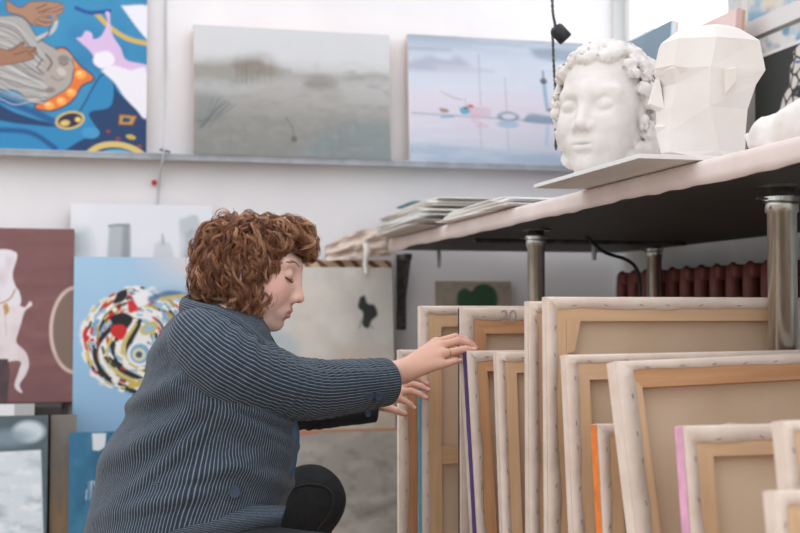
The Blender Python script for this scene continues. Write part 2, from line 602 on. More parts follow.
# ------------------------------------------------------------------ hanging lamp holder, cable and pin
d = 3.3
q = P(560, 33, d)
lh = thing('pendant_lamp_holder', 'black pendant lamp holder hanging on a twisted dark cord before the boat painting', 'lamp', q)
ax = P(566, 40, d)-P(554, 27, d)
ax /= np.linalg.norm(ax)
prof = [(.009, -.022), (.016, -.020), (.020, -.014), (.0205, .020), (.019, .024), (.014, .024), (.014, .010)]
t_, u_, w_ = frames(np.array([[0, 0, 0], ax]), (0, 1, 0))
mh = MB().lathe(prof, (0, 0, 0), 24)
vv = np.array(mh.v)
vv = vv[:, :1]*u_[0]+vv[:, 1:2]*w_[0]+vv[:, 2:3]*ax
link_mesh('socket', vv, mh.f, M['black'], lh, smooth=True)
cp = spline([P(554, -130, d)-q, P(552, -40, d)-q, P(552.5, 8, d)-q, P(555, 24, d)-q, -ax*.02], 60)
for ph in (0, math.pi):
    th = np.arange(60)*1.3+ph
    off = np.stack([np.cos(th)*.0025, np.sin(th)*.0025, th*0], -1)
    off[-6:] *= np.linspace(1, 0, 6)[:, None]
    MB().tube(cp+off, .0022, 6).obj('cord', M['cord'], lh, smooth=True)
cp = spline([-ax*.018, P(552.5, 30, d)-q, P(553, 45, d)-q, P(554, 70, d)-q, P(555.5, 95, d)-q, P(556, 150, d)-q], 60)
for ph in (0, math.pi):
    th = np.arange(60)*1.3+ph
    off = np.stack([np.cos(th)*.0025, np.sin(th)*.0025, th*0], -1)
    off[:6] *= np.linspace(0, 1, 6)[:, None]
    MB().tube(cp+off, .0022, 6).obj('cord', M['cord'], lh, smooth=True)
pp = spline([onY(166, -40, YW-.012), onY(165.5, 60, YW-.012), onY(164.5, 135, YW-.09), onY(163, 157, YW-.095), onY(159.5, 180, YW-.02), onY(157.5, 203, YW-.012), onY(157, 240, YW-.012)], 40)
wc = thing('wall_cable', 'thin white cable hanging down the back wall beside the fantasy painting', 'cable', pp[-1])
MB().tube(pp-pp[-1], .0045, 6).obj('cable_run', M['white_cord'], wc, smooth=True)
q = onY(165, 151, YW-.10)-pp[-1]
MB().tube([q+(-.02, .0, .006), q+(.02, 0, -.004)], .005, 6).obj('cable_clip', M['steel'], wc)
q = onY(154, 183, YW)
o = MB().lathe([(.004, 0), (.004, .010), (.011, .012), (.011, .020), (.005, .024)], (0, 0, 0), 14, axis=1).obj('push_pin', M['red'], None, q, True, rot=(0, 0, math.pi))
tag(o, 'small red push pin in the back wall below the ledge', 'pin')
pp = spline([onX(686, -20, XW-.02), onX(686, 15, XW-.02), onX(683, 40, XW-.025), onX(680, 70, XW-.04)], 20)
o = MB().tube(pp-pp[-1], .004, 6).obj('blind_cord', M['white_cord'], None, pp[-1], True)
tag(o, 'thin white cord hanging in front of the bright window', 'cord')
# ------------------------------------------------------------------ painted canvases
class Art:
    """pigment laid on a grid; all outlines are given in the photograph's pixel frame of that picture"""
    def __init__(s, box, nx, ny, base):
        s.box = box
        s.nx, s.ny = nx, ny
        s.X, s.Y = np.meshgrid(np.linspace(box[0], box[2], nx), np.linspace(box[1], box[3], ny))
        s.C = np.ones((ny, nx, 3))*lin(base)
    def mix(s, m, col):
        m = np.clip(m, 0, 1)[..., None]
        s.C = s.C*(1-m)+lin(col)*m
    def vgrad(s, stops):
        ys = [a for a, _ in stops]
        cs = np.array([lin(c) for _, c in stops])
        for k in range(3):
            s.C[..., k] = np.interp(s.Y, ys, cs[:, k])
    def hgrad(s, x0, x1, col):
        s.mix((s.X-x0)/(x1-x0), col)
    def sd(s, pts):
        p = np.asarray(pts, float)
        ins = np.zeros(s.X.shape, bool)
        dm = np.full(s.X.shape, 1e9)
        for i in range(len(p)):
            a, b = p[i], p[(i+1) % len(p)]
            ba = b-a
            t = np.clip(((s.X-a[0])*ba[0]+(s.Y-a[1])*ba[1])/(ba@ba+1e-9), 0, 1)
            dm = np.minimum(dm, np.hypot(s.X-a[0]-t*ba[0], s.Y-a[1]-t*ba[1]))
            c = ((a[1] > s.Y) != (b[1] > s.Y))
            xi = a[0]+(s.Y-a[1])*ba[0]/(ba[1] if abs(ba[1]) > 1e-9 else 1e-9)
            ins ^= c & (s.X < xi)
        return np.where(ins, -dm, dm)
    def poly(s, pts, col, soft=1.0, al=1.0, curve=True, rim=None):
        if curve and len(pts) > 3:
            q = list(pts)
            pts = spline(q+[q[0]], len(q)*5)[:-1]
        d = s.sd(pts)
        if rim:
            s.mix(np.clip(.5-(d-rim[0])/soft, 0, 1)*al, rim[1])
        s.mix(np.clip(.5-d/soft, 0, 1)*al, col)
    def line(s, pts, w, col, soft=1.0, al=1.0):
        p = np.asarray(pts, float)
        if len(p) > 2:
            p = spline(p, len(p)*5)
        dm = np.full(s.X.shape, 1e9)
        for a, b in zip(p[:-1], p[1:]):
            ba = b-a
            t = np.clip(((s.X-a[0])*ba[0]+(s.Y-a[1])*ba[1])/(ba@ba+1e-9), 0, 1)
            dm = np.minimum(dm, np.hypot(s.X-a[0]-t*ba[0], s.Y-a[1]-t*ba[1]))
        s.mix(np.clip(.5-(dm-w/2)/soft, 0, 1)*al, col)
    def ell(s, cx, cy, rx, ry, col, soft=1.0, al=1.0, ang=0.0):
        c, q = math.cos(ang), math.sin(ang)
        x, y = s.X-cx, s.Y-cy
        u, v = (x*c+y*q)/rx, (-x*q+y*c)/ry
        d = (np.hypot(u, v)-1)*min(rx, ry)
        s.mix(np.clip(.5-d/soft, 0, 1)*al, col)
    def noise(s, sx, sy, seed, oct=3):
        return fbm(np.stack([s.X/sx, s.Y/sy, s.X*0+seed*3.7], -1), seed, oct)
    def mottle(s, sx, sy, seed, col, al, lo=0.0, hi=0.6):
        s.mix(np.clip((s.noise(sx, sy, seed)-lo)/(hi-lo), 0, 1)*al, col)

def canvas_mesh(name, art, W, H, T, edge, parent):
    """painted face in local x,z at y=0, wrapped round sides of thickness T"""
    nx, ny = art.nx, art.ny
    gx, gz = np.meshgrid(np.linspace(0, W, nx), np.linspace(H, 0, ny))
    v = np.stack([gx, gx*0, gz], -1).reshape(-1, 3)
    f = grid_faces(ny, nx, False)
    col = art.C.reshape(-1, 3)
    e = lin(edge)
    r = T*0.12
    sv, sf, sc = [], [], []
    ring = [(0, 0), (W, 0), (W, H), (0, H)]
    for i in range(4):
        a, b = ring[i], ring[(i+1) % 4]
        k = len(v)+len(sv)
        sv += [(a[0], 0, a[1]), (b[0], 0, b[1]), (b[0], T, b[1]), (a[0], T, a[1])]
        sf.append((k, k+1, k+2, k+3))
        sc += [e]*4
    k = len(v)+len(sv)
    sv += [(0, T, 0), (W, T, 0), (W, T, H), (0, T, H)]
    sf.append((k+3, k+2, k+1, k))
    sc += [lin((200, 182, 160))]*4
    V = np.vstack([v, sv])
    F = np.vstack([f, np.array(sf)])
    Cc = np.vstack([col, sc])
    return link_mesh(name, V, F, M['paint_art'], parent, color=Cc)

def painting(label, art, loc, rotz, lean, W, H, edge=(220, 200, 184), T=0.022, bars=True, name='painting', cat='painting', group=None):
    t = thing(name, label, cat, loc, (-lean, 0, rotz), group)
    canvas_mesh('painted_canvas', art, W, H, T, edge, t)
    if bars:
        b = 0.042
        y0, y1 = T+.0005, T+.012
        for a, c, mk in (((0.003, y0, 0.003), (b, y1, H-.003), 'pine_v'), ((W-b, y0, .003), (W-.003, y1, H-.003), 'pine_v'),
                         ((b+.001, y0, .003), (W-b-.001, y1, b), 'pine_h'), ((b+.001, y0, H-b), (W-b-.001, y1, H-.003), 'pine_h')):
            MB().box(a, c).obj('stretcher_bar', M[mk], t)
    return t

def wall_painting(label, px0, px1, ptop, zbot, ytop, lean, base, paintfn, dens=1.25, pmid=None, yaw=0.0, **k):
    """a picture leaning towards the back wall; px0/px1 its sides, ptop its top edge, zbot the height it stands on"""
    lean = math.radians(lean)
    tl = onY(px0, ptop, ytop)
    H = (tl[2]-zbot)/math.cos(lean)
    yb = ytop-H*math.sin(lean)
    ym = (ytop+yb)/2
    zm = (tl[2]+zbot)/2
    pm = proj((tl[0], ym, zm))[1]
    x0, x1 = onY(px0, pm, ym)[0], onY(px1, pm, ym)[0]
    pb = proj((x0, yb, zbot))[1]
    box = (px0, ptop, px1, pb)
    nx = int(min(300, (px1-px0)*dens))+2
    ny = int(min(330, (pb-ptop)*dens))+2
    a = Art(box, nx, ny, base)
    paintfn(a)
    if yaw:
        yb = yb+(x1-x0)*math.sin(math.radians(yaw))*0
    return painting(label, a, (x0, yb, zbot), math.radians(yaw), lean, x1-x0, H, **k)

def side_painting(label, px0, px1, ptop, zbot, xtop, lean, base, paintfn, dens=1.25, **k):
    """the same on the right wall: px0 is its far side"""
    lean = math.radians(lean)
    tl = onX(px0, ptop, xtop)
    H = (tl[2]-zbot)/math.cos(lean)
    xb = xtop-H*math.sin(lean)
    y0, y1 = tl[1], onX(px1, ptop, xtop)[1]
    Wd = y0-y1
    pb = proj((xb, y0, zbot))[1]
    a = Art((0, 0, Wd*1000, H*1000), int(Wd*1000/3.0)+2, int(H*1000/3.0)+2, base)
    paintfn(a)
    return painting(label, a, (xb, y0, zbot), -math.pi/2, lean, Wd, H, **k)

# ---- upper row on the ledge
def art_fantasy(a):
    a.C[:] = lin((58, 140, 184))
    a.mottle(40, 30, 1, (40, 116, 166), .8)
    a.poly([(-6, 100), (20, 112), (60, 118), (95, 92), (104, 66), (120, 88), (147, 108), (147, 160), (-6, 160)], (32, 62, 104), 2)
    a.poly([(-6, 118), (30, 122), (70, 118), (100, 70), (112, 74), (110, 100), (88, 108), (98, 128), (80, 136), (40, 160), (-6, 160)], (46, 134, 184), 2, rim=(1.5, (26, 56, 100)))
    a.line([(-4, 96), (30, 108), (62, 122)], 7, (34, 92, 146), 3)
    a.line([(-4, 128), (30, 130), (55, 145)], 5, (30, 84, 140), 3)
    a.poly([(120, -4), (150, -4), (150, 28), (140, 22)], (232, 230, 240), 2)
    a.line([(95, 6), (110, 20), (128, 30), (148, 34)], 5, (206, 176, 92), 1.5)
    a.line([(74, 1), (88, 5), (108, 2)], 4, (30, 80, 150), 1.5)
    a.poly([(74, 32), (80, 30), (84, 24), (90, 26), (92, 32), (100, 28), (106, 14), (104, 4), (108, 4), (109, 16), (112, 28), (120, 40), (126, 52), (147, 56), (147, 62), (124, 62), (110, 62), (96, 54), (88, 44)], (216, 186, 222), 1.5)
    a.poly([(100, 64), (112, 58), (130, 62), (147, 62), (147, 110), (136, 102), (124, 90), (114, 76)], (234, 231, 238), 2)
    a.poly([(94, 46), (108, 44), (114, 54), (102, 62), (92, 56)], (236, 232, 240), 2)
    a.poly([(54, 44), (64, 44), (78, 60), (92, 72), (80, 80), (70, 96), (52, 106), (34, 104), (48, 94), (66, 82), (68, 66)], (226, 120, 58), 1.5, rim=(1.6, (30, 60, 100)))
    for x, y, r in ((62, 50, 4.5), (70, 60, 5), (79, 69, 5.5), (70, 88, 5), (60, 97, 5), (48, 102, 5)):
        a.ell(x, y, r, r*.8, (246, 168, 78), 2)
        a.ell(x-1, y-1.5, r*.4, r*.3, (250, 214, 140), 1.5)
    a.poly([(-6, 14), (20, 14), (36, 34), (56, 46), (70, 62), (68, 80), (52, 92), (34, 100), (16, 88), (-6, 80)], (168, 164, 160), 1.5, rim=(1, (70, 84, 100)))
    for k in range(46):
        r = random.random
        y0 = 18+k*1.7
        c = random.choice([(206, 204, 204), (128, 126, 126), (190, 188, 188), (108, 106, 108)])
        a.line([(-4, y0-4+r()*6), (14, y0+2+r()*8), (30, y0*0.8+22+r()*8), (46, y0*.55+44+r()*6)], .9, c, .8, .8)
    a.ell(56, 64, 15, 20, (172, 162, 154), 2, 1, .5)
    a.ell(62, 54, 6, 4, (128, 116, 112), 2, .8)
    a.ell(60, 67, 5, 3.5, (204, 198, 190), 1.5, .8, .6)
    a.line([(44, 50), (50, 58), (46, 66)], 2, (110, 100, 98), 1)
    a.ell(49, 86, 5, 3, (140, 120, 112), 1.5, .9)
    a.line([(40, 56), (36, 64), (42, 70)], 1.5, (116, 106, 104), 1)
    a.line([(36, 34), (50, 26), (54, 14), (48, 6)], 4, (190, 188, 190), 1)
    a.line([(36, 38), (46, 30), (48, 20)], 1.5, (90, 92, 98), 1)
    a.poly([(4, -3), (18, 4), (30, -3), (58, -3), (52, 4), (46, 10), (40, 20), (30, 20), (20, 12), (6, 8)], (168, 128, 104), 1.2, rim=(.8, (80, 60, 54)))
    for q in ([(44, 6), (52, 4), (60, 0)], [(42, 9), (52, 8), (60, 5)], [(38, 14), (48, 15), (55, 12)], [(34, 17), (42, 20), (48, 19)]):
        a.line(q, 4.2, (92, 68, 58), .8)
        a.line(q, 3.0, (172, 132, 108), .8)
    for q in ([(18, 50), (26, 47), (33, 45)], [(16, 53), (26, 51), (34, 49)], [(12, 57), (22, 56), (30, 54)], [(8, 48), (16, 44), (21, 40)]):
        a.line(q, 4.0, (92, 68, 58), .8)
        a.line(q, 2.8, (166, 122, 98), .8)
    a.line([(70, 54), (73, 62), (71, 74)], 1.2, (96, 92, 96), .8)
    a.line([(50, 72), (56, 76), (62, 74)], 1.6, (150, 130, 122), 1)
    a.line([(58, 58), (62, 60), (66, 58)], 1.2, (70, 64, 68), .8)
    a.line([(36, 8), (48, 3)], 1.2, (104, 74, 60), .8)
    a.line([(34, 4), (44, -1)], 1.2, (104, 74, 60), .8)
    a.poly([(-4, 46), (10, 48), (20, 40), (22, 44), (34, 44), (26, 50), (32, 54), (14, 60), (-4, 62)], (160, 116, 92), 1.2, rim=(.8, (84, 62, 54)))
    a.line([(12, 52), (26, 47)], 1, (104, 74, 60), .8)
    a.ell(69, 116, 15, 9, (214, 188, 112), 1.2, 1, -.25)
    a.ell(69, 116, 12.5, 7, (52, 40, 70), 1.2, 1, -.25)
    a.ell(64, 119, 5, 3, (222, 190, 110), 1.5, 1, -.2)
    a.ell(77, 115, 3, 2.5, (234, 204, 120), 1.5)
    a.poly([(120, 109), (136, 110), (132, 118), (119, 118)], (184, 150, 74), 1, curve=False, rim=(1.2, (150, 70, 52)))
    a.poly([(123, 111), (131, 112), (129, 116), (122, 116)], (40, 72, 110), 1, curve=False)
    a.ell(131, 131, 5, 2.5, (202, 172, 78), 1, 1, .2)
    for x, y in ((118, 133), (108, 126), (104, 138), (140, 140)):
        a.ell(x, y, 2.4, 1.6, (150, 66, 50), 1)
    a.line([(84, 152), (98, 142), (116, 139), (134, 143), (148, 152)], 6, (214, 190, 116), 1.2)
    a.line([(92, 156), (104, 149), (118, 147), (134, 150), (146, 158)], 6, (92, 170, 214), 1.2)
    a.line([(104, 157), (118, 154), (132, 157)], 6, (214, 92, 66), 1.2)
    a.ell(90, 128, 9, 6, (66, 150, 196), 1.5)
wall_painting('bright blue painting of a long bearded old man lying sideways, with orange collar', -58, 147, -60, LZ, YW-.05, 2.0, (58, 140, 184), art_fantasy, 1.6, edge=(205, 208, 214))

def art_mist(a):
    a.vgrad([(25, (208, 209, 212)), (52, (206, 206, 207)), (72, (176, 174, 171)), (90, (168, 165, 161)), (115, (150, 148, 143)), (158, (132, 134, 131))])
    a.mix((a.X-230)/140*np.clip((120-a.Y)/60, 0, 1)*.5, (204, 204, 206))
    h = 62+4*a.noise(30, 30, 2)+np.where(a.X > 290, 5, 0)-6*np.exp(-((a.X-372)/18)**2)
    a.mix(np.clip((a.Y-h)/5, 0, 1)*np.clip((80-a.Y)/12, 0, 1)*.6, (150, 146, 140))
    a.poly([(194, 60), (230, 52), (262, 46), (280, 66), (270, 76), (194, 76)], (146, 142, 134), 8, .55)
    for k in range(16):
        x = 234+random.random()*38
        a.ell(x, 58+random.random()*10, 4+random.random()*5, 6, (138, 128, 118), 5, .45)
        a.line([(x, 52), (x+random.uniform(-2, 2), 82)], .8, (116, 110, 102), 1, .35)
    a.ell(318, 76, 14, 7, (140, 134, 126), 7, .7)
    a.ell(330, 92, 12, 6, (152, 147, 141), 6, .5)
    a.poly([(194, 78), (240, 80), (262, 84), (232, 94), (194, 94)], (182, 186, 188), 6, .5)
    a.poly([(194, 92), (218, 94), (226, 110), (206, 128), (194, 132)], (122, 130, 130), 10, .55)
    a.poly([(316, 130), (350, 116), (390, 118), (390, 158), (300, 158)], (126, 142, 146), 12, .6)
    a.mottle(22, 10, 5, (126, 125, 120), .5)
    a.mottle(9, 6, 8, (164, 162, 158), .3)
    a.mix(np.clip((66-a.Y-6*np.exp(-((a.X-255)/22)**2))/14, 0, 1)*.9, (209, 210, 212))
    for k in range(9):
        x = 195+random.random()*14
        a.line([(x, 130-random.random()*10), (x+8, 118), (x+14+random.random()*14, 104-random.random()*10)], .9, (84, 92, 92), 1, .5)
    a.line([(284, 115), (290, 124), (292, 134)], 1.4, (100, 98, 94), 1.5, .6)
    a.ell(292, 136, 3, 3, (84, 84, 82), 2, .7)
    for k in range(6):
        x = 200+random.random()*150
        a.line([(x, 122), (x+3, 132), (x+1, 146)], 1.0, (120, 118, 112), 2, .35)
wall_painting('large misty grey landscape painting with faint trees, on the ledge', 193.5, 390, 24.5, LZ, YW-.06, 3.2, (176, 174, 170), art_mist, 1.3, edge=(236, 206, 186), T=.03)

def art_sea(a):
    a.vgrad([(34, (158, 170, 184)), (42, (176, 188, 202)), (56, (196, 204, 216)), (84, (208, 212, 224)), (98, (217, 209, 221)), (114, (214, 207, 219)), (135, (206, 205, 217)), (160, (190, 197, 211))])
    a.poly([(408, 62), (420, 58), (432, 55), (448, 58), (458, 54), (472, 64), (490, 68), (408, 70)], (164, 168, 186), 6, .7)
    a.line([(408, 48), (450, 48)], 3, (150, 160, 176), 3, .6)
    a.poly([(530, 42), (560, 40), (584, 44), (584, 54), (540, 52)], (126, 142, 160), 6, .7)
    a.line([(412, 113), (560, 117)], 1.6, (140, 156, 178), 1.5, .7)
    a.poly([(408, 142), (470, 146), (560, 150), (584, 152), (584, 160), (408, 160)], (150, 172, 196), 5, .6)
    a.line([(440, 90), (452, 96), (462, 98)], 1, (150, 140, 150), 1, .7)
    for x, y0, y1 in ((478, 50, 102), (504, 74, 110), (464, 96, 110)):
        a.line([(x, y0), (x+1, y1)], 1.0, (140, 138, 156), 1.2, .6)
    a.poly([(468, 104), (488, 106), (487, 114), (470, 116)], (208, 178, 192), 2.5, .8)
    a.ell(469, 104, 3, 2, (200, 90, 84), 1)
    a.poly([(438, 107), (446, 108), (447, 111), (440, 111)], (150, 130, 112), 1)
    a.poly([(458, 106), (466, 105), (468, 111), (460, 112)], (90, 160, 186), 1)
    a.ell(464, 106, 2, 1.4, (60, 90, 80), 1)
    a.line([(440, 116), (452, 115)], 2, (96, 160, 200), 1.2, .8)
    a.ell(506, 113, 11, 5, (118, 140, 160), 1.5)
    a.ell(507, 113, 7, 3, (206, 206, 214), 1.5)
    a.ell(506, 121, 11, 4, (140, 170, 196), 2, .8)
    a.poly([(524, 112), (530, 109), (548, 111), (562, 114), (562, 119), (524, 118)], (128, 150, 168), 2.5, .9)
    a.line([(543, 76), (546, 104)], 4, (150, 178, 202), 1.2)
    a.ell(543, 75, 3.6, 3, (56, 62, 74), 1)
    a.line([(542.5, 65), (543, 73)], 1.2, (60, 64, 74), .8)
    a.ell(548, 104.5, 3.4, 2, (50, 70, 84), 1)
    a.line([(470, 118), (486, 124), (474, 124)], 2, (212, 170, 190), 2, .7)
    a.line([(546, 122), (544, 140)], 3, (160, 184, 208), 2, .6)
    for x in (478, 505):
        a.line([(x, 120), (x+1, 146)], 1.1, (150, 150, 170), 1.5, .5)
    a.mottle(26, 5, 4, (222, 222, 232), .35)
wall_painting('pale blue seascape painting with little sailing boats and a lighthouse', 408.5, 585, 34, LZ, YW-.05, 3.6, (200, 206, 218), art_sea, 1.4, edge=(214, 200, 182))

# ---- low dark bench behind the lower row
bx0, bx1 = float(onY(-70, 400, 4.8)[0]), float(onY(62, 420, 4.8)[0])
BZ = float(onY(40, 403.5, 4.78)[2])
bn = thing('low_bench', 'low black wooden bench behind the lower paintings, under the maroon one', 'bench', ((bx0+bx1)/2, 4.80, 0))
bl = (bx1-bx0)/2
MB().box((-bl, -.16, BZ-.035), (bl, .20, BZ), .004).obj('bench_top', M['bench'], bn)
for x in (-bl+.03, 0.0, bl-.07):
    for y in (-.14, .16):
        MB().box((x, y, 0), (x+.04, y+.035, BZ-.0355), .003).obj('leg', M['bench'], bn)
MB().box((-bl+.071, .165, BZ-.12), (-.001, .185, BZ-.04), .002).obj('apron', M['bench'], bn)

def art_maroon(a):
    a.C[:] = lin((124, 84, 84))
    a.mottle(40, 14, 3, (134, 94, 92), .8)
    a.mottle(60, 9, 6, (110, 72, 74), .6)
    a.poly([(-10, 250), (4, 249), (14, 252), (15, 258), (11, 274), (14, 286), (18, 292), (20, 303), (14, 308), (-10, 310)], (224, 218, 224), 1.2)
    a.poly([(-10, 306), (16, 306), (24, 308), (29, 302), (31, 306), (24, 312), (20, 326), (16, 340), (17, 345), (26, 354), (29, 366), (26, 376), (20, 386), (23, 394), (18, 392), (15, 386), (19, 372), (19, 362), (-10, 360)], (224, 212, 214), 1.2)
    a.line([(-6, 306), (8, 300), (14, 290)], 1.6, (170, 140, 90), 1)
    a.poly([(2, 306), (6, 304), (8, 312), (4, 316)], (190, 150, 80), 1.2)
    a.line([(4, 312), (6, 336)], 1.2, (196, 176, 178), 1, .8)
    a.poly([(-10, 360), (8, 360), (10, 372), (8, 404), (-10, 404)], (74, 60, 62), 1.2, curve=False)
    a.ell(76, 331, 27, 45, (214, 190, 178), 1.5, .95)
    a.ell(77, 331, 24.5, 42, (124, 104, 92), 1.5)
    a.mottle(14, 20, 8, (140, 96, 92), .3)
wall_painting('dark maroon painting of a pale seated figure beside an oval, far left', -60, 73.5, 227, BZ+.001, 4.9, 6, (124, 84, 84), art_maroon, 1.3, edge=(60, 46, 46))

def art_vases(a):
    a.C[:] = lin((226, 228, 234))
    a.poly([(69, 232), (86, 230), (90, 258), (69, 262)], (186, 196, 206), 12, .8)
    a.poly([(107, 226), (126, 224), (128, 236), (127, 270), (107, 270)], (176, 184, 190), 3, .95)
    a.line([(107, 226), (116, 224.5), (127, 225)], 2.2, (128, 134, 140), 1.5, .9)
    a.poly([(121, 226), (128, 226), (127, 268), (120, 268)], (138, 146, 152), 4, .8)
    a.poly([(153, 244), (159, 240), (161, 233), (164, 241), (170, 246), (172, 268), (153, 268)], (196, 200, 210), 3, .9)
    a.line([(161, 234), (162, 244)], 2, (160, 164, 174), 1.5, .8)
    a.poly([(178, 218), (198, 216), (196, 268), (181, 268)], (188, 194, 202), 3, .9)
    a.poly([(184, 232), (194, 230), (194, 268), (185, 268)], (130, 140, 146), 5, .8)
    a.mottle(40, 30, 4, (234, 235, 240), .5)
wall_painting('white painting of three faint grey vases, behind the light blue one', 69, 212, 203, .001, YW-.06, 3, (226, 228, 234), art_vases, 1.3, edge=(226, 226, 230), T=.016)

def art_round(a):
    a.vgrad([(257, (164, 198, 224)), (300, (158, 194, 222)), (380, (150, 188, 218)), (435, (146, 184, 216)), (560, (146, 184, 216))])
    a.mix(np.clip((a.X-130)/70, 0, 1)*np.clip((300-a.Y)/40, 0, 1), (226, 212, 206))
    a.mottle(50, 40, 2, (184, 212, 232), .4)
    rr = random.Random(5)
    cx, cy = 136, 342
    n = a.noise(9, 9, 3)*5
    d = np.hypot((a.X-cx)/57, (a.Y-cy)/56)*56+n
    a.mix(np.clip(.5-(d-55)/2, 0, 1), (232, 230, 226))
    pal = [(26, 28, 32), (26, 28, 32), (236, 234, 230), (236, 234, 230), (206, 186, 104), (120, 164, 200), (150, 184, 208), (200, 40, 44), (222, 206, 170), (176, 158, 96), (60, 74, 92)]
    for k in range(240):                              # short curved dabs set round the middle
        th = rr.uniform(0, 2*math.pi)
        q = 8+44*math.sqrt(rr.random())
        x, y = cx+q*math.cos(th), cy+q*math.sin(th)
        tx, ty = -math.sin(th), math.cos(th)
        L = rr.uniform(2.5, 8)
        a.line([(x-tx*L, y-ty*L), (x+math.cos(th)*1.5, y+math.sin(th)*1.5), (x+tx*L, y+ty*L)], rr.uniform(2, 5), rr.choice(pal), .8)
    for k, (col, w) in enumerate([((30, 32, 36), 6), ((206, 186, 108), 4), ((234, 232, 226), 5), ((30, 32, 36), 6), ((206, 186, 108), 4), ((232, 230, 226), 4), ((30, 32, 36), 5)]):
        r0 = 18+k*6
        a.line([(146-r0*.5, 330-r0*.2), (144-r0*.92, 346+r0*.1), (146-r0*.75, 352+r0*.5), (150-r0*.3, 356+r0*.72)], w, col, 1.2)
    pal2 = [(238, 236, 230), (212, 194, 120), (28, 30, 34), (140, 178, 206), (238, 236, 230), (196, 60, 56)]
    for k in range(170):
        th = rr.uniform(0, 2*math.pi)
        q = 12+42*math.sqrt(rr.random())
        x, y = cx+q*math.cos(th), cy+q*math.sin(th)
        tx, ty = -math.sin(th), math.cos(th)
        L = rr.uniform(1.2, 3.2)
        a.line([(x-tx*L, y-ty*L), (x+tx*L, y+ty*L)], rr.uniform(1.4, 3), rr.choice(pal2), .8)
    a.poly([(108, 318), (122, 314), (132, 320), (124, 328), (112, 326)], (26, 28, 30), 1.2)
    a.poly([(110, 328), (120, 326), (126, 332), (120, 342), (110, 336)], (200, 42, 40), 1.2)
    a.poly([(126, 302), (134, 300), (136, 310), (128, 314)], (204, 48, 50), 1.2)
    a.poly([(116, 294), (126, 292), (122, 302), (112, 304)], (30, 32, 36), 1.2)
    a.poly([(130, 296), (146, 290), (152, 300), (138, 308)], (234, 234, 238), 2)
    a.ell(139, 356, 13, 13, (230, 232, 232), 1.2)
    a.ell(139, 356, 10, 10, (122, 168, 200), 1.2)
    a.ell(138, 357, 6.5, 6.5, (222, 214, 170), 1.2)
    a.ell(138, 357, 3.6, 3.6, (60, 90, 120), 1.2)
    a.ell(148, 330, 10, 6, (200, 180, 104), 1.2, 1, -.5)
    a.ell(148, 330, 6, 3.4, (150, 186, 206), 1.2, 1, -.5)
    a.line([(150, 300), (170, 294), (196, 300), (210, 308)], 7, (70, 108, 140), 3, .9)
    a.line([(150, 292), (172, 288), (200, 294)], 4, (164, 190, 210), 3, .8)
    a.line([(160, 300), (184, 296)], 4, (202, 182, 104), 2, .9)
    a.line([(130, 388), (146, 386)], 6, (204, 176, 80), 2)
wall_painting('light blue painting of a round swirl of coloured dabs, behind the person', 72.5, 206, 256.5, .001, 4.88, 5, (164, 198, 224), art_round, 1.6, edge=(54, 84, 104))

def art_spot(a):
    a.C[:] = lin((206, 200, 192))
    a.mix(np.clip((300-a.X)/40, 0, 1)*.8, (214, 216, 218))
    a.mix(np.clip((a.Y-340)/60, 0, 1)*np.clip((a.X-290)/40, 0, 1)*.9, (206, 186, 164))
    a.mix(np.clip((a.X-350)/40, 0, 1)*np.clip((330-a.Y)/60, 0, 1)*.6, (186, 184, 178))
    a.poly([(286, 290), (310, 280), (334, 284), (346, 310), (350, 350), (330, 368), (300, 346)], (222, 214, 204), 16, .8)
    a.poly([(268, 330), (288, 336), (300, 350), (290, 366), (272, 356)], (176, 190, 196), 8, .7)
    a.mottle(16, 16, 4, (226, 224, 220), .5)
    a.mottle(28, 22, 9, (186, 178, 168), .45)
    a.poly([(361, 298), (366, 296), (369, 304), (376, 306), (379, 316), (373, 322), (369, 330), (363, 326), (364, 314), (359, 308)], (46, 50, 48), 2.5)
    a.line([(366, 320), (374, 330)], 1, (70, 72, 70), 1.5, .7)
    a.line([(362, 322), (360, 330)], 1, (70, 72, 70), 1.5, .7)
    a.poly([(340, 372), (352, 346), (357, 380), (352, 428), (338, 428)], (216, 198, 178), 5, .6)
    a.poly([(268, 410), (330, 418), (336, 432), (268, 434)], (176, 190, 192), 6, .6)
    a.ell(322, 424, 8, 5, (222, 218, 210), 3, .9)
wall_painting('beige abstract painting with a dark spot at upper right, beside the dark bracket', 256, 395, 266.5, .001, 4.86, 5.5, (206, 200, 192), art_spot, 1.3, edge=(96, 92, 86))
# board with striped grain behind it
q0, q1 = onY(250, 259, 4.93), onY(392, 259, 4.93)
bw = mat('striped_board', (214, 186, 152), .6, (112, 74, 52), 16, stretch=(1, 1, 1))
t = bw.node_tree
wv = t.nodes.new('ShaderNodeTexWave')
wv.inputs['Scale'].default_value = 9
wv.inputs['Distortion'].default_value = 3
wv.bands_direction = 'DIAGONAL'
rmp = [x for x in t.nodes if x.type == 'VALTORGB'][0]
tcx = [x for x in t.nodes if x.type == 'TEX_COORD'][0]
t.links.new(tcx.outputs['Object'], wv.inputs['Vector'])
t.links.new(wv.outputs['Fac'], rmp.inputs[0])
rmp.color_ramp.elements[0].position = .55
rmp.color_ramp.elements[1].position = .8
H = (q0[2]-.001)/math.cos(math.radians(2))
o = MB().box((0, 0, 0), (q1[0]-q0[0], .018, H), .002).obj('wooden_board', bw, None, (q0[0], 4.93-H*math.sin(math.radians(2)), .001), rot=(-math.radians(2), 0, 0))
tag(o, 'wooden board with dark striped grain showing above the beige spotted painting', 'board')

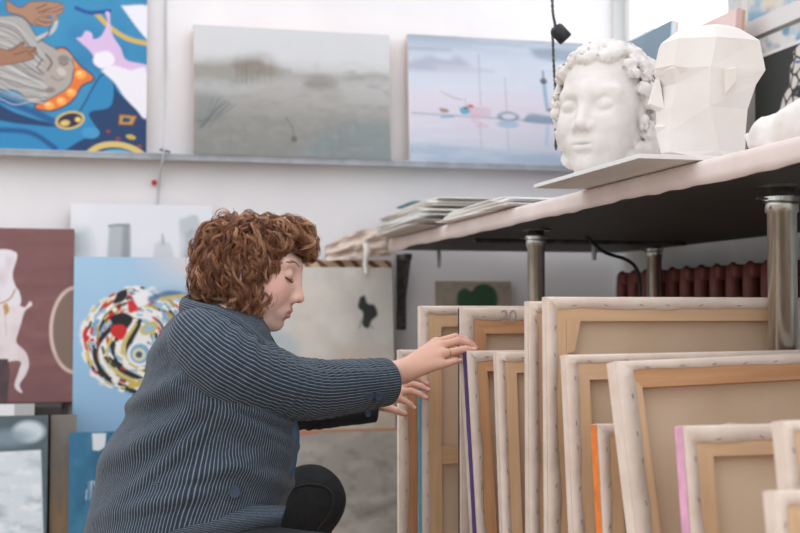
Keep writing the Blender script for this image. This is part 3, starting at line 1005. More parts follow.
# ---- lowest row standing on the floor
def art_cloud(a):
    a.C[:] = lin((78, 92, 100))
    a.mottle(14, 9, 2, (92, 106, 114), .6)
    a.ell(27, 434, 16, 11, (196, 208, 216), 5)
    a.ell(8, 440, 22, 9, (126, 144, 156), 8, .8)
    a.poly([(-60, 456), (40, 453), (44, 540), (44, 600), (-60, 600)], (206, 214, 220), 1.5, curve=False)
    m = np.clip(.5-a.sd([(-60, 456), (40, 453), (44, 600), (-60, 600)]), 0, 1)
    a.mix(m*np.clip(a.noise(16, 9, 7)*1.6+.1, 0, 1), (168, 180, 190))
    a.mix(m*np.clip(a.noise(12, 7, 11)*1.8, 0, 1)*.8, (230, 234, 236))
wall_painting('grey framed cloud painting with a white ball above, bottom left corner', -60, 47, 417, .001, 4.555, 9, (78, 92, 100), art_cloud, 1.3, edge=(52, 64, 70))
def art_plain(a):
    a.C[:] = lin((222, 222, 224))
    a.mix(np.clip((a.X-12)/1.0, 0, 1), (172, 172, 172))
wall_painting('plain white canvas edge showing between the maroon painting and the cloud painting', -50, 33, 405, .001, 4.605, 8, (222, 222, 224), art_plain, 1.0, edge=(200, 200, 200), T=.012, bars=False)
def art_brown(a):
    a.C[:] = lin((120, 114, 106))
    a.mix(np.clip((a.Y-460)/60, 0, 1), (142, 118, 92))
    a.mottle(10, 30, 5, (100, 98, 94), .6)
wall_painting('narrow grey brown canvas standing between the cloud painting and the teal one', 50, 76, 415, .001, 4.60, 7, (120, 114, 106), art_brown, 1.2, edge=(90, 84, 78))
def art_teal(a):
    a.C[:] = lin((48, 108, 140))
    a.mottle(20, 30, 3, (36, 88, 122), .8)
    a.mottle(9, 14, 6, (80, 134, 158), .4)
    a.poly([(91, 434), (105, 434), (104, 448), (98, 452), (92, 451)], (206, 212, 216), 1.2, curve=False)
    for k in range(18):
        x = 84+random.random()*12
        a.line([(x, 482+random.random()*10), (x+random.uniform(-3, 6), 500+random.random()*16)], 1.2, random.choice([(214, 222, 226), (28, 60, 84), (120, 160, 178)]), 1, .7)
wall_painting('deep teal painting standing behind the person\'s back', 68.5, 190, 432.5, .001, 4.54, 8, (48, 108, 140), art_teal, 1.3, edge=(206, 200, 178))
def art_grey(a):
    a.C[:] = lin((158, 152, 144))
    a.mottle(26, 18, 2, (178, 172, 164), .9, -.1, .5)
    a.mottle(16, 12, 5, (128, 122, 116), .8, 0, .6)
    a.mottle(34, 20, 9, (190, 184, 174), .5)
    a.line([(297, 435), (318, 434)], 2.4, (196, 92, 84), 1.5, .8)
    a.line([(360, 520), (396, 508)], 9, (112, 108, 102), 8, .6)
    a.mix(np.clip((434.5-a.Y)/1.5, 0, 1), (176, 132, 96))
wall_painting('mottled grey painting standing low behind the person\'s raised knee', 262, 400, 431, .001, 4.52, 8, (158, 152, 144), art_grey, 1.3, edge=(190, 140, 104))

# small flower picture on the back wall under the table
def art_leaf(a):
    a.C[:] = lin((176, 164, 150))
    a.mottle(18, 14, 2, (158, 147, 134), .7)
    a.poly([(457, 303), (459, 292), (466, 288), (472, 291), (478, 285), (488, 284), (496, 290), (498, 303), (490, 322), (468, 322)], (58, 92, 66), 2.5)
    a.mottle(5, 5, 7, (80, 116, 82), .25)
wall_painting('small dim picture of a dark green leaf shape under the table', 437, 512, 281, .52, YW-.03, 3, (142, 132, 120), art_leaf, 1.2, edge=(150, 140, 128), T=.016)
sl = thing('low_shelf', 'low wooden shelf on the back wall under the table, holding the leaf picture', 'shelf', (float(onY(475, 300, YW)[0]), YW, 0))
MB().box((-.22, -.22, .49), (.22, 0, .519), .003).obj('shelf_board', M['bench'], sl)
for x in (-.21, .18):
    MB().box((x, -.2, 0), (x+.03, -.02, .4895), .003).obj('side_panel', M['bench'], sl)

# ---- pictures leaning on the right wall above the table
def art_slate(a):
    a.C[:] = lin((128, 150, 164))
    a.mottle(200, 160, 3, (142, 164, 176), .7)
side_painting('slate blue canvas leaning in front of the window, behind the curly bust', 620, 672, 46, TZ+.004, XW-.06, 4, (96, 118, 132), art_slate, edge=(206, 216, 226), T=.02)
def art_pink(a):
    a.C[:] = lin((232, 206, 200))
    a.mottle(150, 120, 3, (220, 186, 180), .7)
side_painting('pale pink canvas leaning on the right wall behind the angular bust', 690, 737, 30, TZ+.004, XW-.12, 5, (232, 206, 200), art_pink, edge=(226, 190, 184))
def leaves(a, seed, border):
    w, h = a.box[2], a.box[3]
    a.C[:] = lin((218, 215, 211))
    a.mottle(110, 80, seed, (132, 180, 206), .95, -.15, .2)
    a.mottle(70, 60, seed+5, (84, 140, 176), .85, .05, .4)
    a.mottle(90, 60, seed+9, (226, 206, 184), .8, .15, .5)
    a.mix(np.clip((a.Y-(h-border))/4, 0, 1), (224, 220, 218))
    a.mix(np.clip((border*.8-a.X)/4, 0, 1), (224, 220, 218))
xs = XW-.02
side_painting('blue leaf watercolour with a wide white border, topmost at the right edge', 741, 830, -40, float(onX(744, 41, xs)[2]), xs, 0.4, (214, 212, 208),
              lambda a: leaves(a, 3, 60), edge=(226, 222, 220), T=.010, bars=False)
side_painting('blue leaf watercolour directly above the black geometric print', 753, 830, 42, float(onX(757, 59.5, xs)[2]), xs, 0.4, (214, 212, 208),
              lambda a: leaves(a, 14, 14), edge=(200, 200, 198), T=.010, bars=False)
def art_facets(a):
    w, h = a.box[2], a.box[3]
    a.C[:] = lin((52, 56, 54))
    rr = random.Random(11)
    def on(px, py):                      # place on the sheet
        p = onX(px, py, xs-.012)
        return ((ORG[1]-p[1])*1000, (ORG[2]-p[2])*1000)
    pts = [on(*q) for q in ((796, 44), (801, 46), (812, 60), (815, 100), (800, 108), (784, 112), (777, 111), (780, 98), (787, 84), (787, 66), (791, 60), (790, 52))]
    a.poly(pts, (214, 208, 200), 3, curve=False)
    m = np.clip(.5-a.sd(pts)/3, 0, 1)
    seeds = np.array([on(rr.uniform(776, 815), rr.uniform(46, 112)) for _ in range(42)])
    d = np.sort(np.hypot(a.X[..., None]-seeds[:, 0], a.Y[..., None]-seeds[:, 1]), -1)
    a.mix(m*np.clip((9-(d[..., 1]-d[..., 0]))/4, 0, 1), (46, 48, 48))
    q = on(793, 62)
    a.line([q, (q[0]+60, q[1]+6)], 8, (70, 90, 170), 4)
ptop = 58.5
ORG = onX(755, ptop, xs)
side_painting('black print of a cracked white geometric head, right of the angular bust', 755, 830, ptop, TZ+.003, xs, 0.6, (52, 56, 54), art_facets, edge=(40, 42, 42), T=.010, bars=False)
# ------------------------------------------------------------------ stretched canvases racked on the floor, seen from behind
stap = MB().box((-.0008, -.0007, -.0042), (.0008, 0, .0042)).obj('staple', M['staple'])
STME = stap.data
bpy.data.objects.remove(stap)

def ring_mesh(W, H, a, b, y0, y1):
    """flat frame between inset a and inset b"""
    m = MB()
    m.box((a, y0, a), (b, y1, H-a))
    m.box((W-b, y0, a), (W-a, y1, H-a))
    m.box((b, y0, H-b), (W-b, y1, H-a))
    m.box((b, y0, a), (W-b, y1, b))
    return m

def rack_canvas(label, px, py, ytop, lean, W, T=.024, bar=.046, fold=.020, roll=0.0, side=None, side_top=1.0, warm=False, light=False, yaw=0.0, cross=None, stripe=(0, 1), seed=0, fold_top=None, warm_top=False, patch=False, group='stretched canvases in the rack'):
    lean = math.radians(lean)
    tl = onY(px, py, ytop)
    H = tl[2]/math.cos(lean)-.001
    loc = (tl[0]+H*math.sin(math.radians(roll)), ytop-H*math.sin(lean), .001)
    t = thing('stretched_canvas', label, 'canvas', loc, (-lean, math.radians(-roll), math.radians(yaw)), group)
    rr = random.Random(seed)
    v, h = ('warm_v', 'warm_h') if warm else ('pine_v', 'pine_h')
    yb = T*.94
    if warm_top:
        h = 'warm_h'
    ft = fold_top or fold
    i = .0025
    # mitred bars
    for k, (poly, mk) in enumerate((([(i, i), (bar, bar), (bar, H-bar), (i, H-i)], v), ([(W-i, i), (W-i, H-i), (W-bar, H-bar), (W-bar, bar)], v),
                                    ([(i, H-i), (bar, H-bar), (W-bar, H-bar), (W-i, H-i)], h), ([(i, i), (W-i, i), (W-bar, bar), (bar, bar)], h))):
        MB().prism(poly, 0, yb*.96).obj('stretcher_bar', M[mk], t)
    if cross:
        MB().box((bar, .004, cross-.022), (W-bar, yb*.8, cross+.022)).obj('cross_bar', M[h], t)
    # linen
    g = 26
    gx, gz = np.meshgrid(np.linspace(bar*.6, W-bar*.6, g), np.linspace(bar*.6, H-bar*.6, g))
    gy = T*.86+.0015*fbm(np.stack([gx*4, gz*3, gx*0+seed], -1), seed)
    link_mesh('linen_back', np.stack([gx, gy, gz], -1).reshape(-1, 3), grid_faces(g, g, False), M['linen_light' if light else 'linen'], t, smooth=True)
    # folded canvas with a slightly ragged inner edge, on the back; sides; face
    pts = []
    n = 60
    def strip(p0, p1, inn, ax):
        q = []
        for k in range(n):
            s = k/(n-1)
            f = (ft if ax > 1 else fold)*(1+.28*fbm(np.array([[s*7, ax*3.3, seed*1.7]]), seed)[0])
            a = (p0[0]+(p1[0]-p0[0])*s, p0[1]+(p1[1]-p0[1])*s)
            b = (a[0]+inn[0]*f, a[1]+inn[1]*f)
            if ax in (0, 1):
                b = (b[0], min(max(b[1], ft*.9), H-ft*.9))
                a_ = a
            else:
                b = (min(max(b[0], fold*.9), W-fold*.9), b[1])
                a_ = a
            y = -.0012-.0010*abs(math.sin(s*23+seed))
            q.append([(a_[0], T*.25, a_[1]), (a_[0]+inn[0]*.001, .0004, a_[1]+inn[1]*.001), (a_[0]+inn[0]*.003, -.0012, a_[1]+inn[1]*.003), (b[0], y, b[1]), (b[0], .0004, b[1])])
        return np.array(q).reshape(-1, 3), grid_faces(n, 5, False)
    vs_, fs_ = [], []
    for ax, (p0, p1, inn) in enumerate((((0, 0), (0, H), (1, 0)), ((W, 0), (W, H), (-1, 0)), ((0, H), (W, H), (0, -1)), ((0, 0), (W, 0), (0, 1)))):
        vv, ff = strip(p0, p1, inn, ax)
        fs_.append(ff+sum(len(x) for x in vs_))
        vs_.append(vv)
    fe = link_mesh('folded_edge', np.vstack(vs_), np.vstack(fs_), M['fold'], t, smooth=False)
    # staples
    k = 0
    zs = np.arange(H-.05, .05, -.062)
    for z in zs:
        s = bpy.data.objects.new('staple', STME)
        COL.objects.link(s)
        s.parent = fe
        s.location = (fold*rr.uniform(.68, .84), -.0024, z+rr.uniform(-.012, .012))
        s.rotation_euler = (0, rr.uniform(-.35, .35), 0)
    for x in np.arange(.05, min(W, .62)-.03, .07):
        s = bpy.data.objects.new('staple', STME)
        COL.objects.link(s)
        s.parent = fe
        s.location = (x+rr.uniform(-.012, .012), -.0024, H-ft*rr.uniform(.66, .82))
        s.rotation_euler = (0, math.pi/2+rr.uniform(-.4, .4), 0)
    # sides and primed face
    m = MB()
    e = .0008
    m.box((-e, 0, 0), (i, T, H))
    m.box((W-i, T*.22, 0), (W+e, T, H))
    m.box((i, T*.22, H-i), (W-i, T, H+e))
    m.box((i, T*.22, 0), (W-i, T, i))
    m.box((i, T*.88, i), (W-i, T, H-i))
    m.obj('wrapped_canvas', M['fold'], t)
    if side:
        sm = mat('paint_edge', side, .6, tuple(int(c*.9) for c in side), 30)
        w0, w1 = stripe[0]*T+.0003, stripe[1]*T
        g = 80
        zz = np.linspace(.002, H*side_top-.001, g)
        jag = .0012*np.array([noise3(np.array([[z*60, seed, 0.0]]), seed)[0] for z in zz])
        vv = []
        for z, j in zip(zz, jag):
            vv += [(-e-.0006, w0+(j if stripe[0] else 0), z), (-e-.0006, w1+(0 if stripe[1] == 1 else j), z)]
        m2 = link_mesh('painted_edge', vv, grid_faces(g, 2, False), sm, t)
    if patch:                            # loose flap of cloth in the upper corner
        MB().prism([(bar-.006, H-bar-.062), (bar+.010, H-bar-.058), (bar+.024, H-bar+.004), (bar-.006, H-bar+.004)], -.003, -.0014).obj('corner_wedge', M['pine_v'], t)
    return t, W, H

# front to back; px, py: upper left corner of the back
rack_canvas('small cream canvas back cut off by the bottom right corner, nearest of all', 773, 491, 1.40, 9, .42, bar=.042, fold=.016, seed=1, T=.024, fold_top=.018)
rack_canvas('canvas back leaning at the right edge, only its upper left corner in view', 781, 421, 1.50, 8, .40, bar=.046, fold=.016, roll=.8, seed=2)
rack_canvas('canvas back with a pink painted edge, in front at lower right', 683, 426, 1.72, 8, .40, bar=.046, fold=.021, side=(238, 176, 206), stripe=(0, 1), seed=3, T=.026, light=True, fold_top=.026)
rack_canvas('wide canvas back with a warm wooden top bar, leaning left of the pink edged one', 624, 361, 1.95, 10.5, .60, bar=.046, fold=.034, yaw=7, roll=1.4, seed=4, T=.028, fold_top=.017, warm_top=True)
rack_canvas('narrow canvas back with a bright orange painted edge', 597, 424, 2.04, 7, .30, bar=.040, fold=.019, side=(244, 134, 58), stripe=(0, 1), seed=5, T=.026)
rack_canvas('wide canvas back just in front of the nearest table leg, behind the orange edged one', 565, 355, 2.15, 4.5, .66, bar=.046, fold=.021, roll=.7, seed=6, T=.022, fold_top=.016)
rack_canvas('tallest canvas back, upright behind the nearest table leg, under the radiator', 546, 297, 2.25, .6, .56, bar=.046, fold=.024, seed=7, T=.020, fold_top=.021, patch=True)
rack_canvas('pale upright canvas back, its edge showing left of the tallest one', 528, 301.5, 2.335, .2, .50, bar=.034, fold=.022, seed=8, T=.020)
rack_canvas('canvas back with knotty pine bar, left of the tall pale pair', 496, 352, 2.50, 6, .50, bar=.044, fold=.020, seed=9, T=.018)
rack_canvas('canvas back with a ragged purple painted edge, touched by the fingers', 471, 350.5, 2.74, 8.5, .50, bar=.048, fold=.023, side=(96, 66, 134), stripe=(0, .55), warm=True, seed=10, T=.042, yaw=5)
tG, wG, hG = rack_canvas('tall canvas back with pencilled 20 on its top fold, behind the purple edged one', 461.5, 308, 2.90, .1, .55, bar=.062, fold=.029, warm=True, seed=11, T=.026, side=(40, 40, 42), stripe=(.6, 1))
rack_canvas('tall canvas back with thin blue edge and low cross bar, under the leaf picture', 421.5, 306, 3.06, .6, .62, bar=.052, fold=.019, side=(66, 142, 172), stripe=(0, .9), side_top=.8, cross=.52, seed=12, T=.036, light=True)
rack_canvas('leftmost canvas back, orange wooden bar, beside the far hand', 399, 350, 3.24, 1.0, .50, bar=.048, fold=.024, warm=True, seed=13, T=.022)

# pencilled 20 on the folded top of that canvas
fc = bpy.data.curves.new('pencil_number', 'FONT')
fc.body = '20'
fc.size = .042
fc.extrude = .0002
dg = bpy.data.objects.new('tmp', fc)
COL.objects.link(dg)
bpy.context.view_layer.update()
me = bpy.data.meshes.new_from_object(dg.evaluated_get(bpy.context.evaluated_depsgraph_get()))
bpy.data.objects.remove(dg)
pm = mat('pencil', (168, 156, 148), .8)
me.materials.clear()
me.materials.append(pm)
po = bpy.data.objects.new('pencil_number', me)
COL.objects.link(po)
po.parent = tG
po.location = (.098, -.0030, hG-.034)
po.rotation_euler = (math.pi/2, 0, 0)
# small dark brush mark at the foot of the tall canvas
# ------------------------------------------------------------------ board and plaster heads on the table
A, B_, C_, D_ = onZ(540, 183.5, TZ+.012), onZ(637, 153, TZ+.012), onZ(713, 156.5, TZ+.012), onZ(592, 187, TZ+.012)
yf, yn = float((A[1]+D_[1])/2), float((B_[1]+C_[1])/2)
xl = float((A[0]+B_[0])/2)
bo = MB().box((0, 0, 0), (.62, yf-yn, .009), .001).obj('white_board', M['board'], None, (xl, yn, TZ+.003))
tag(bo, 'thin white board under the plaster heads, overhanging the table edge', 'board')
BT = TZ+.003+.009

def head_fn(scale=1.0, cran=((-.018, 0, .024), (.096, .074, .082))):
    """face towards +x, left side towards +y, eyes at z=0; unit head in metres"""
    def fn(q):
        p = q/scale
        pm = p.copy()
        pm[:, 1] = np.abs(pm[:, 1])
        d = ell(p, *cran)
        d = smin(d, ell(p, (.024, 0, -.032), (.064, .059, .076)), .03)
        d = smin(d, cone(pm, (-.006, .048, -.058), (.052, .020, -.094), .016, .015), .03)
        d = smin(d, cone(p, (.062, 0, -.090), (.071, 0, -.096), .023, .0165), .022)
        d = smin(d, ell(pm, (.050, .035, -.042), (.029, .026, .036)), .022)
        d = smin(d, cone(pm, (.072, .0, .018), (.058, .044, .016), .012, .010), .016)
        d = smax(d, -ell(pm, (.090, .031, -.004), (.020, .020, .013)), .012)
        d = smin(d, ell(pm, (.0665, .031, -.004), (.0135, .0150, .0130)), .003)      # lids
        n = cone(p, (.078, 0, .012), (.096, 0, -.035), .0075, .0088)
        n = smin(n, ell(p, (.0975, 0, -.039), (.0115, .0105, .0095)), .006)
        n = smin(n, ell(pm, (.090, .0125, -.043), (.010, .0065, .0075)), .006)
        n = smax(n, -ell(pm, (.094, .0065, -.050), (.006, .0035, .004)), .003)
        d = smin(d, n, .010)
        d = smin(d, ell(p, (.076, 0, -.070), (.017, .032, .020)), .012)
        lip = smin(ell(p, (.0870, 0, -.0660), (.0085, .020, .0055)), ell(p, (.0860, 0, -.0765), (.0085, .0175, .0062)), .002)
        d = smin(d, lip, .004)
        d = smax(d, -ell(p, (.0967, 0, -.0709), (.0075, .026, .0013)), .002)
        d = smax(d, -ell(p, (.0925, 0, -.0868), (.008, .018, .004)), .006)
        ear = ell(pm, (-.010, .070, -.018), (.018, .009, .030))
        ear = smax(ear, -ell(pm, (-.006, .079, -.016), (.010, .006, .020)), .004)
        d = smin(d, ear, .006)
        return d*scale
    return fn

def rotz(a):
    c, s = math.cos(a), math.sin(a)
    return np.array([[c, -s, 0], [s, c, 0], [0, 0, 1]])

# curly plaster head
KC = 1.36
cen = P(604, 110, 2.93)
base = np.array([cen[0], cen[1], BT])
hz_ = cen[2]-BT
Rm = rotz(math.radians(180+44))
hf = head_fn(KC)
rr = random.Random(3)
curls = []
for k in range(900):
    th = rr.uniform(0, 2*math.pi)
    ph = rr.uniform(-1.0, 1.5)
    dirv = np.array([math.cos(th)*math.cos(ph), math.sin(th)*math.cos(ph), math.sin(ph)])
    c = np.array([-.022, 0, .020])+dirv*np.array([.104, .088, .092])
    if ph < 0:
        c[2] = .02+math.sin(ph)*.13
        c[:2] = np.array([-.022, 0])+np.array([math.cos(th)*.100, math.sin(th)*.088])*(1-.25*ph*ph)
    if c[0] > .040 and c[2] < .070:
        continue
    if c[0] > .022 and c[2] < .050:
        continue
    curls.append((c*KC, rr.uniform(.009, .016), rr.uniform(0, 6)))
cc = np.array([c for c, _, _ in curls])
cr = np.array([r for _, r, _ in curls])
cph = np.array([r for _, _, r in curls])
def curly(p, c, rad):
    q = (p-np.array([0, 0, hz_]))@Rm
    d = hf(q)
    d = smin(d, cone(q, (-.03, 0, -.06), (-.03, 0, -hz_-.01), .075, .085), .03)
    if rad < 5:
        m = np.linalg.norm(cc-((c-np.array([0, 0, hz_]))@Rm), axis=1) < rad+.035
        for a, r, h in zip(cc[m], cr[m], cph[m]):
            v = q-a
            l = np.linalg.norm(v, axis=1)
            sw = np.arctan2(v[:, 2]*math.cos(h)-v[:, 0]*math.sin(h), v[:, 1]+1e-9)
            d = smin(d, l-r-.0030*np.sin(l*620+sw*2+h), .004)
        d = d+.0016*fbm(p*60, 3)
    else:
        d = d-.03
    return smax(d, -(p[:, 2]-0.0), .002)
v, f = surface(curly, (-.24, -.24, -.01), (.24, .24, .42), .0034)
o = link_mesh('plaster_bust', v, f, M['plaster'], None, base+np.array([0, 0, .0015]), True)
tag(o, 'white plaster head with curly hair standing on the white board', 'bust')

# angular plaster head: flat planes only
cen = P(700, 95, 2.62)
base = np.array([cen[0], cen[1], BT+.001])
s = 2.62/FPX
def zz(py):
    return (313-py)*s*1.0+CAM[2]-BT
rings = [   # z, list of half outline (x forwards, y sideways) from the front to the back
    (0.000, [(.010, 0), (.004, .046), (-.036, .058), (-.088, .040), (-.098, 0)]),
    (0.012, [(.040, 0), (.030, .040), (-.030, .056), (-.084, .038), (-.092, 0)]),
    (0.022, [(.084, 0), (.076, .024), (-.014, .058), (-.080, .038), (-.088, 0)]),
    (0.058, [(.092, 0), (.082, .032), (-.002, .066), (-.078, .044), (-.086, 0)]),
    (0.104, [(.094, 0), (.080, .040), (.014, .074), (-.080, .050), (-.090, 0)]),
    (0.150, [(.088, 0), (.070, .048), (.014, .080), (-.092, .064), (-.108, 0)]),
    (0.178, [(.100, 0), (.082, .052), (.014, .084), (-.110, .070), (-.128, 0)]),
    (0.236, [(.084, 0), (.068, .052), (.000, .082), (-.100, .066), (-.116, 0)]),
    (0.262, [(.048, 0), (.036, .034), (-.010, .052), (-.070, .042), (-.080, 0)]),
    (0.274, [(-.010, 0), (-.016, .016), (-.030, .022), (-.056, .016), (-.062, 0)])]
vv, n8 = [], 8
for z, hpts in rings:
    full = hpts+[(x, -y) for x, y in hpts[3:0:-1]]
    vv += [(x, y, z) for x, y in full]
ff = []
for i in range(len(rings)-1):
    for k in range(8):
        ff.append((i*8+k, i*8+(k+1) % 8, (i+1)*8+(k+1) % 8, (i+1)*8+k))
ff.append(tuple(range(7, -1, -1)))
ff.append(tuple((len(rings)-1)*8+k for k in range(8)))
m = MB().add(vv, ff)
# nose, lips, brow planes, ears
m.add([(.092, .008, .172), (.092, -.008, .172), (.112, .007, .116), (.112, -.007, .116), (.086, .020, .106), (.086, -.020, .106), (.084, .010, .098), (.084, -.010, .098)],
      [(0, 2, 3, 1), (0, 4, 2), (1, 3, 5), (2, 4, 6), (3, 7, 5), (2, 6, 7, 3)])
m.add([(.100, 0, .072), (.086, .024, .070), (.086, -.024, .070), (.090, 0, .084), (.088, 0, .056)], [(0, 1, 3), (0, 3, 2), (0, 4, 1), (0, 2, 4)])
for sg in (1, -1):
    m.add([(-.012, sg*.074, .176), (-.034, sg*.080, .180), (-.040, sg*.076, .150), (-.018, sg*.068, .122), (-.012, sg*.092, .172), (-.032, sg*.100, .174), (-.034, sg*.094, .150), (-.018, sg*.080, .128)],
          [(0, 1, 5, 4), (1, 2, 6, 5), (2, 3, 7, 6), (3, 0, 4, 7), (4, 5, 6, 7)])
    m.add([(.104, sg*.010, .184), (.082, sg*.052, .184), (.060, sg*.072, .176), (.096, sg*.012, .170), (.070, sg*.050, .166)], [(0, 1, 4, 3), (1, 2, 4)])
k = 1.02
m.v = [(x*k, y*k, z*(zz(26)/.274)) for x, y, z in m.v]
o = m.obj('plaster_bust', M['plaster_smooth'], None, base, rot=(0, 0, math.radians(180-3)))
tag(o, 'white angular faceted plaster head standing on the near end of the board', 'bust')

# crumpled plaster lump at the right edge of the table
cen = onZ(788, 150, TZ)
cen[0] = 1.275
cen[1] = 2.10
def lump(p, c, rad):
    d = ell(p, (0, 0, .03), (.085, .17, .045))
    d = smin(d, ell(p, (-.02, -.08, .045), (.06, .08, .035)), .02)
    d = smin(d, ell(p, (.015, .08, .035), (.055, .07, .035)), .02)
    return smax(d+.016*fbm(p*22, 4)-.006, -p[:, 2], .003)
v, f = surface(lump, (-.18, -.3, -.01), (.18, .3, .16), .006)
o = link_mesh('plaster_lump', v, f, M['plaster'], None, (cen[0], cen[1]-.06, TZ+.003), True)
tag(o, 'lumpy white plaster piece on the table right of the angular head', 'sculpture')

# ------------------------------------------------------------------ untidy pile of paper at the far end of the table
def sheet(label, cx, cy, z, w, l, rot, m, seed, curl=.012, group='loose sheets piled on the table end', th=.0012):
    n1, n2 = 14, 18
    gx, gy = np.meshgrid(np.linspace(-w/2, w/2, n1), np.linspace(-l/2, l/2, n2), indexing='ij')
    r = np.stack([gx*5, gy*5, gx*0+seed*2.1], -1)
    gz = curl*np.clip(fbm(r, seed)+.25, 0, None)+curl*1.6*np.clip(np.abs(gx)/(w/2)-.6, 0, 1)*np.clip(noise3(np.stack([gy*4, gx*0, gx*0+seed], -1), seed), 0, 1)
    top = np.stack([gx, gy, gz+th], -1).reshape(-1, 3)
    bot = np.stack([gx, gy, gz], -1).reshape(-1, 3)
    f = grid_faces(n1, n2, False)
    N = n1*n2
    edge = []
    idx = np.arange(N).reshape(n1, n2)
    loop = list(idx[0, :])+list(idx[1:, -1])+list(idx[-1, -2::-1])+list(idx[-2:0, 0])
    for a, b in zip(loop, loop[1:]+loop[:1]):
        edge.append((a, b, b+N, a+N))
    o = link_mesh('paper_sheet', np.vstack([top, bot]), np.vstack([f[:, ::-1], f+N, np.array(edge)]), m, None, (cx, cy, z), False, rot=(0, 0, rot))
    return tag(o, label, 'paper', group)
rr = random.Random(21)
def pile_mat():
    return M[rr.choice(['paper', 'paper', 'paper', 'paper_cool', 'paper_cool', 'paper', 'paper_grey'])]
z = TZ+.004
for k in range(26):
    w, l = rr.uniform(.34, .44), rr.uniform(.56, .70)
    cx = tx0+w/2-.080+.075*k/26+rr.uniform(-.016, .016)
    cy = 4.84-l/2-rr.uniform(.0, .10)
    sheet('loose sheet of paper in the tall end of the untidy pile, against the back wall', cx, cy, z, w, l, rr.uniform(-.05, .05), pile_mat(), k+1, .0002, th=rr.choice([.0026, .0030, .0034]), group='sheets in the tall end of the paper pile')
    z += .0038
zt = z
z = TZ+.004
for k in range(9):
    w, l = rr.uniform(.34, .44), rr.uniform(.50, .62)
    cx = tx0+w/2-.030+.03*k/9+rr.uniform(-.012, .012)
    cy = 4.03-l/2-rr.uniform(.0, .10)
    sheet('loose sheet of paper in the low near end of the untidy pile', cx, cy, z, w, l, rr.uniform(-.05, .05), pile_mat(), k+41, .0002, th=rr.choice([.0026, .0030, .0034]), group='sheets in the low end of the paper pile')
    z += .0038
sheet('teal card sticking up at the top of the paper pile', tx0+.17, 4.66, zt+.001, .26, .30, .25, M['teal_card'], 60, .022, None, .002)
sheet('pale blue sheet lying uppermost on the low end of the paper pile', tx0+.22, 3.74, z+.001, .34, .50, -.06, M['paper_cool'], 61, .012, None)

# brown paper hanging over the end of the table
q = [(336, 252), (352, 234), (372, 228), (392, 236)]
n1, n2 = 26, 30
vv = []
for i in range(n1):
    s = i/(n1-1)
    for j in range(n2):
        t = j/(n2-1)
        px = 326+70*s
        top = 246-18*math.sin(min(1, s*1.1)*math.pi*.62)
        bot = 261-6*s
        p = onY(px, top+(bot-top)*t, 4.89-.05*t*(1-s))
        w = .02*noise3(np.array([[s*6, t*4, 2.0]]), 6)[0]+.012*noise3(np.array([[s*14, t*9, 2.0]]), 7)[0]
        vv.append(p+np.array([0, .015+w, 0]))
vv = np.array(vv)
V2 = np.vstack([vv, vv+np.array([0, .002, 0])])
fA = grid_faces(n1, n2, False)
idx = np.arange(n1*n2).reshape(n1, n2)
loop = list(idx[0, :])+list(idx[1:, -1])+list(idx[-1, -2::-1])+list(idx[-2:0, 0])
ed = np.array([(a, b, b+n1*n2, a+n1*n2) for a, b in zip(loop, loop[1:]+loop[:1])])
org = vv.mean(0)
o = link_mesh('wrapping_paper', V2-org, np.vstack([fA, fA[:, ::-1]+n1*n2, ed]), M['kraft'], None, org, True)
tag(o, 'crumpled pale brown paper bunched against the wall at the table end', 'paper')
p0 = onY(366, 243, 4.84)
pp = spline([(0, .0, 0), (.002, -.012, -.04), (-.004, -.008, -.08), (.002, -.010, -.122)], 12)
vv = []
for i, p in enumerate(pp):
    w = .014*(1-.35*i/11)
    vv += [p+np.array([-w, 0, 0]), p+np.array([w, .004, 0]), p+np.array([w, .006, 0]), p+np.array([-w, .002, 0])]
o = link_mesh('paper_strip', np.array(vv), grid_faces(12, 4, True), M['paper'], None, p0, True)
tag(o, 'torn white paper strip hanging down from the end of the table', 'paper')
# ------------------------------------------------------------------ the person
PB = P(190, 600, 2.70)
PB[2] = 0.0
per = thing('person', 'person with curly ginger hair in dark blue striped corduroy jacket, crouching at the canvases', 'person', PB)
def loc(p):
    return np.asarray(p, float)-PB

# head frame
va = YAW+math.atan((275-400)/FPX)
Rp = np.array([math.cos(va), -math.sin(va), 0])
Dp = np.array([math.sin(va), math.cos(va), 0])
PSI, TAU = math.radians(10), math.radians(19)
fwd = Rp*math.cos(PSI)-Dp*math.sin(PSI)
HX = fwd*math.cos(TAU)-np.array([0, 0, math.sin(TAU)])
HZ = fwd*math.sin(TAU)+np.array([0, 0, math.cos(TAU)])
HY = np.cross(HZ, HX)
HM = np.stack([HX, HY, HZ], 1)
HS = 1.13
HD = 2.63
HO = P(300.5, 271, HD)-HM@np.array([.085, 0, .010])*HS
CRAN = ((-.018, 0, -.002), (.086, .068, .066))
headf = head_fn(HS, CRAN)

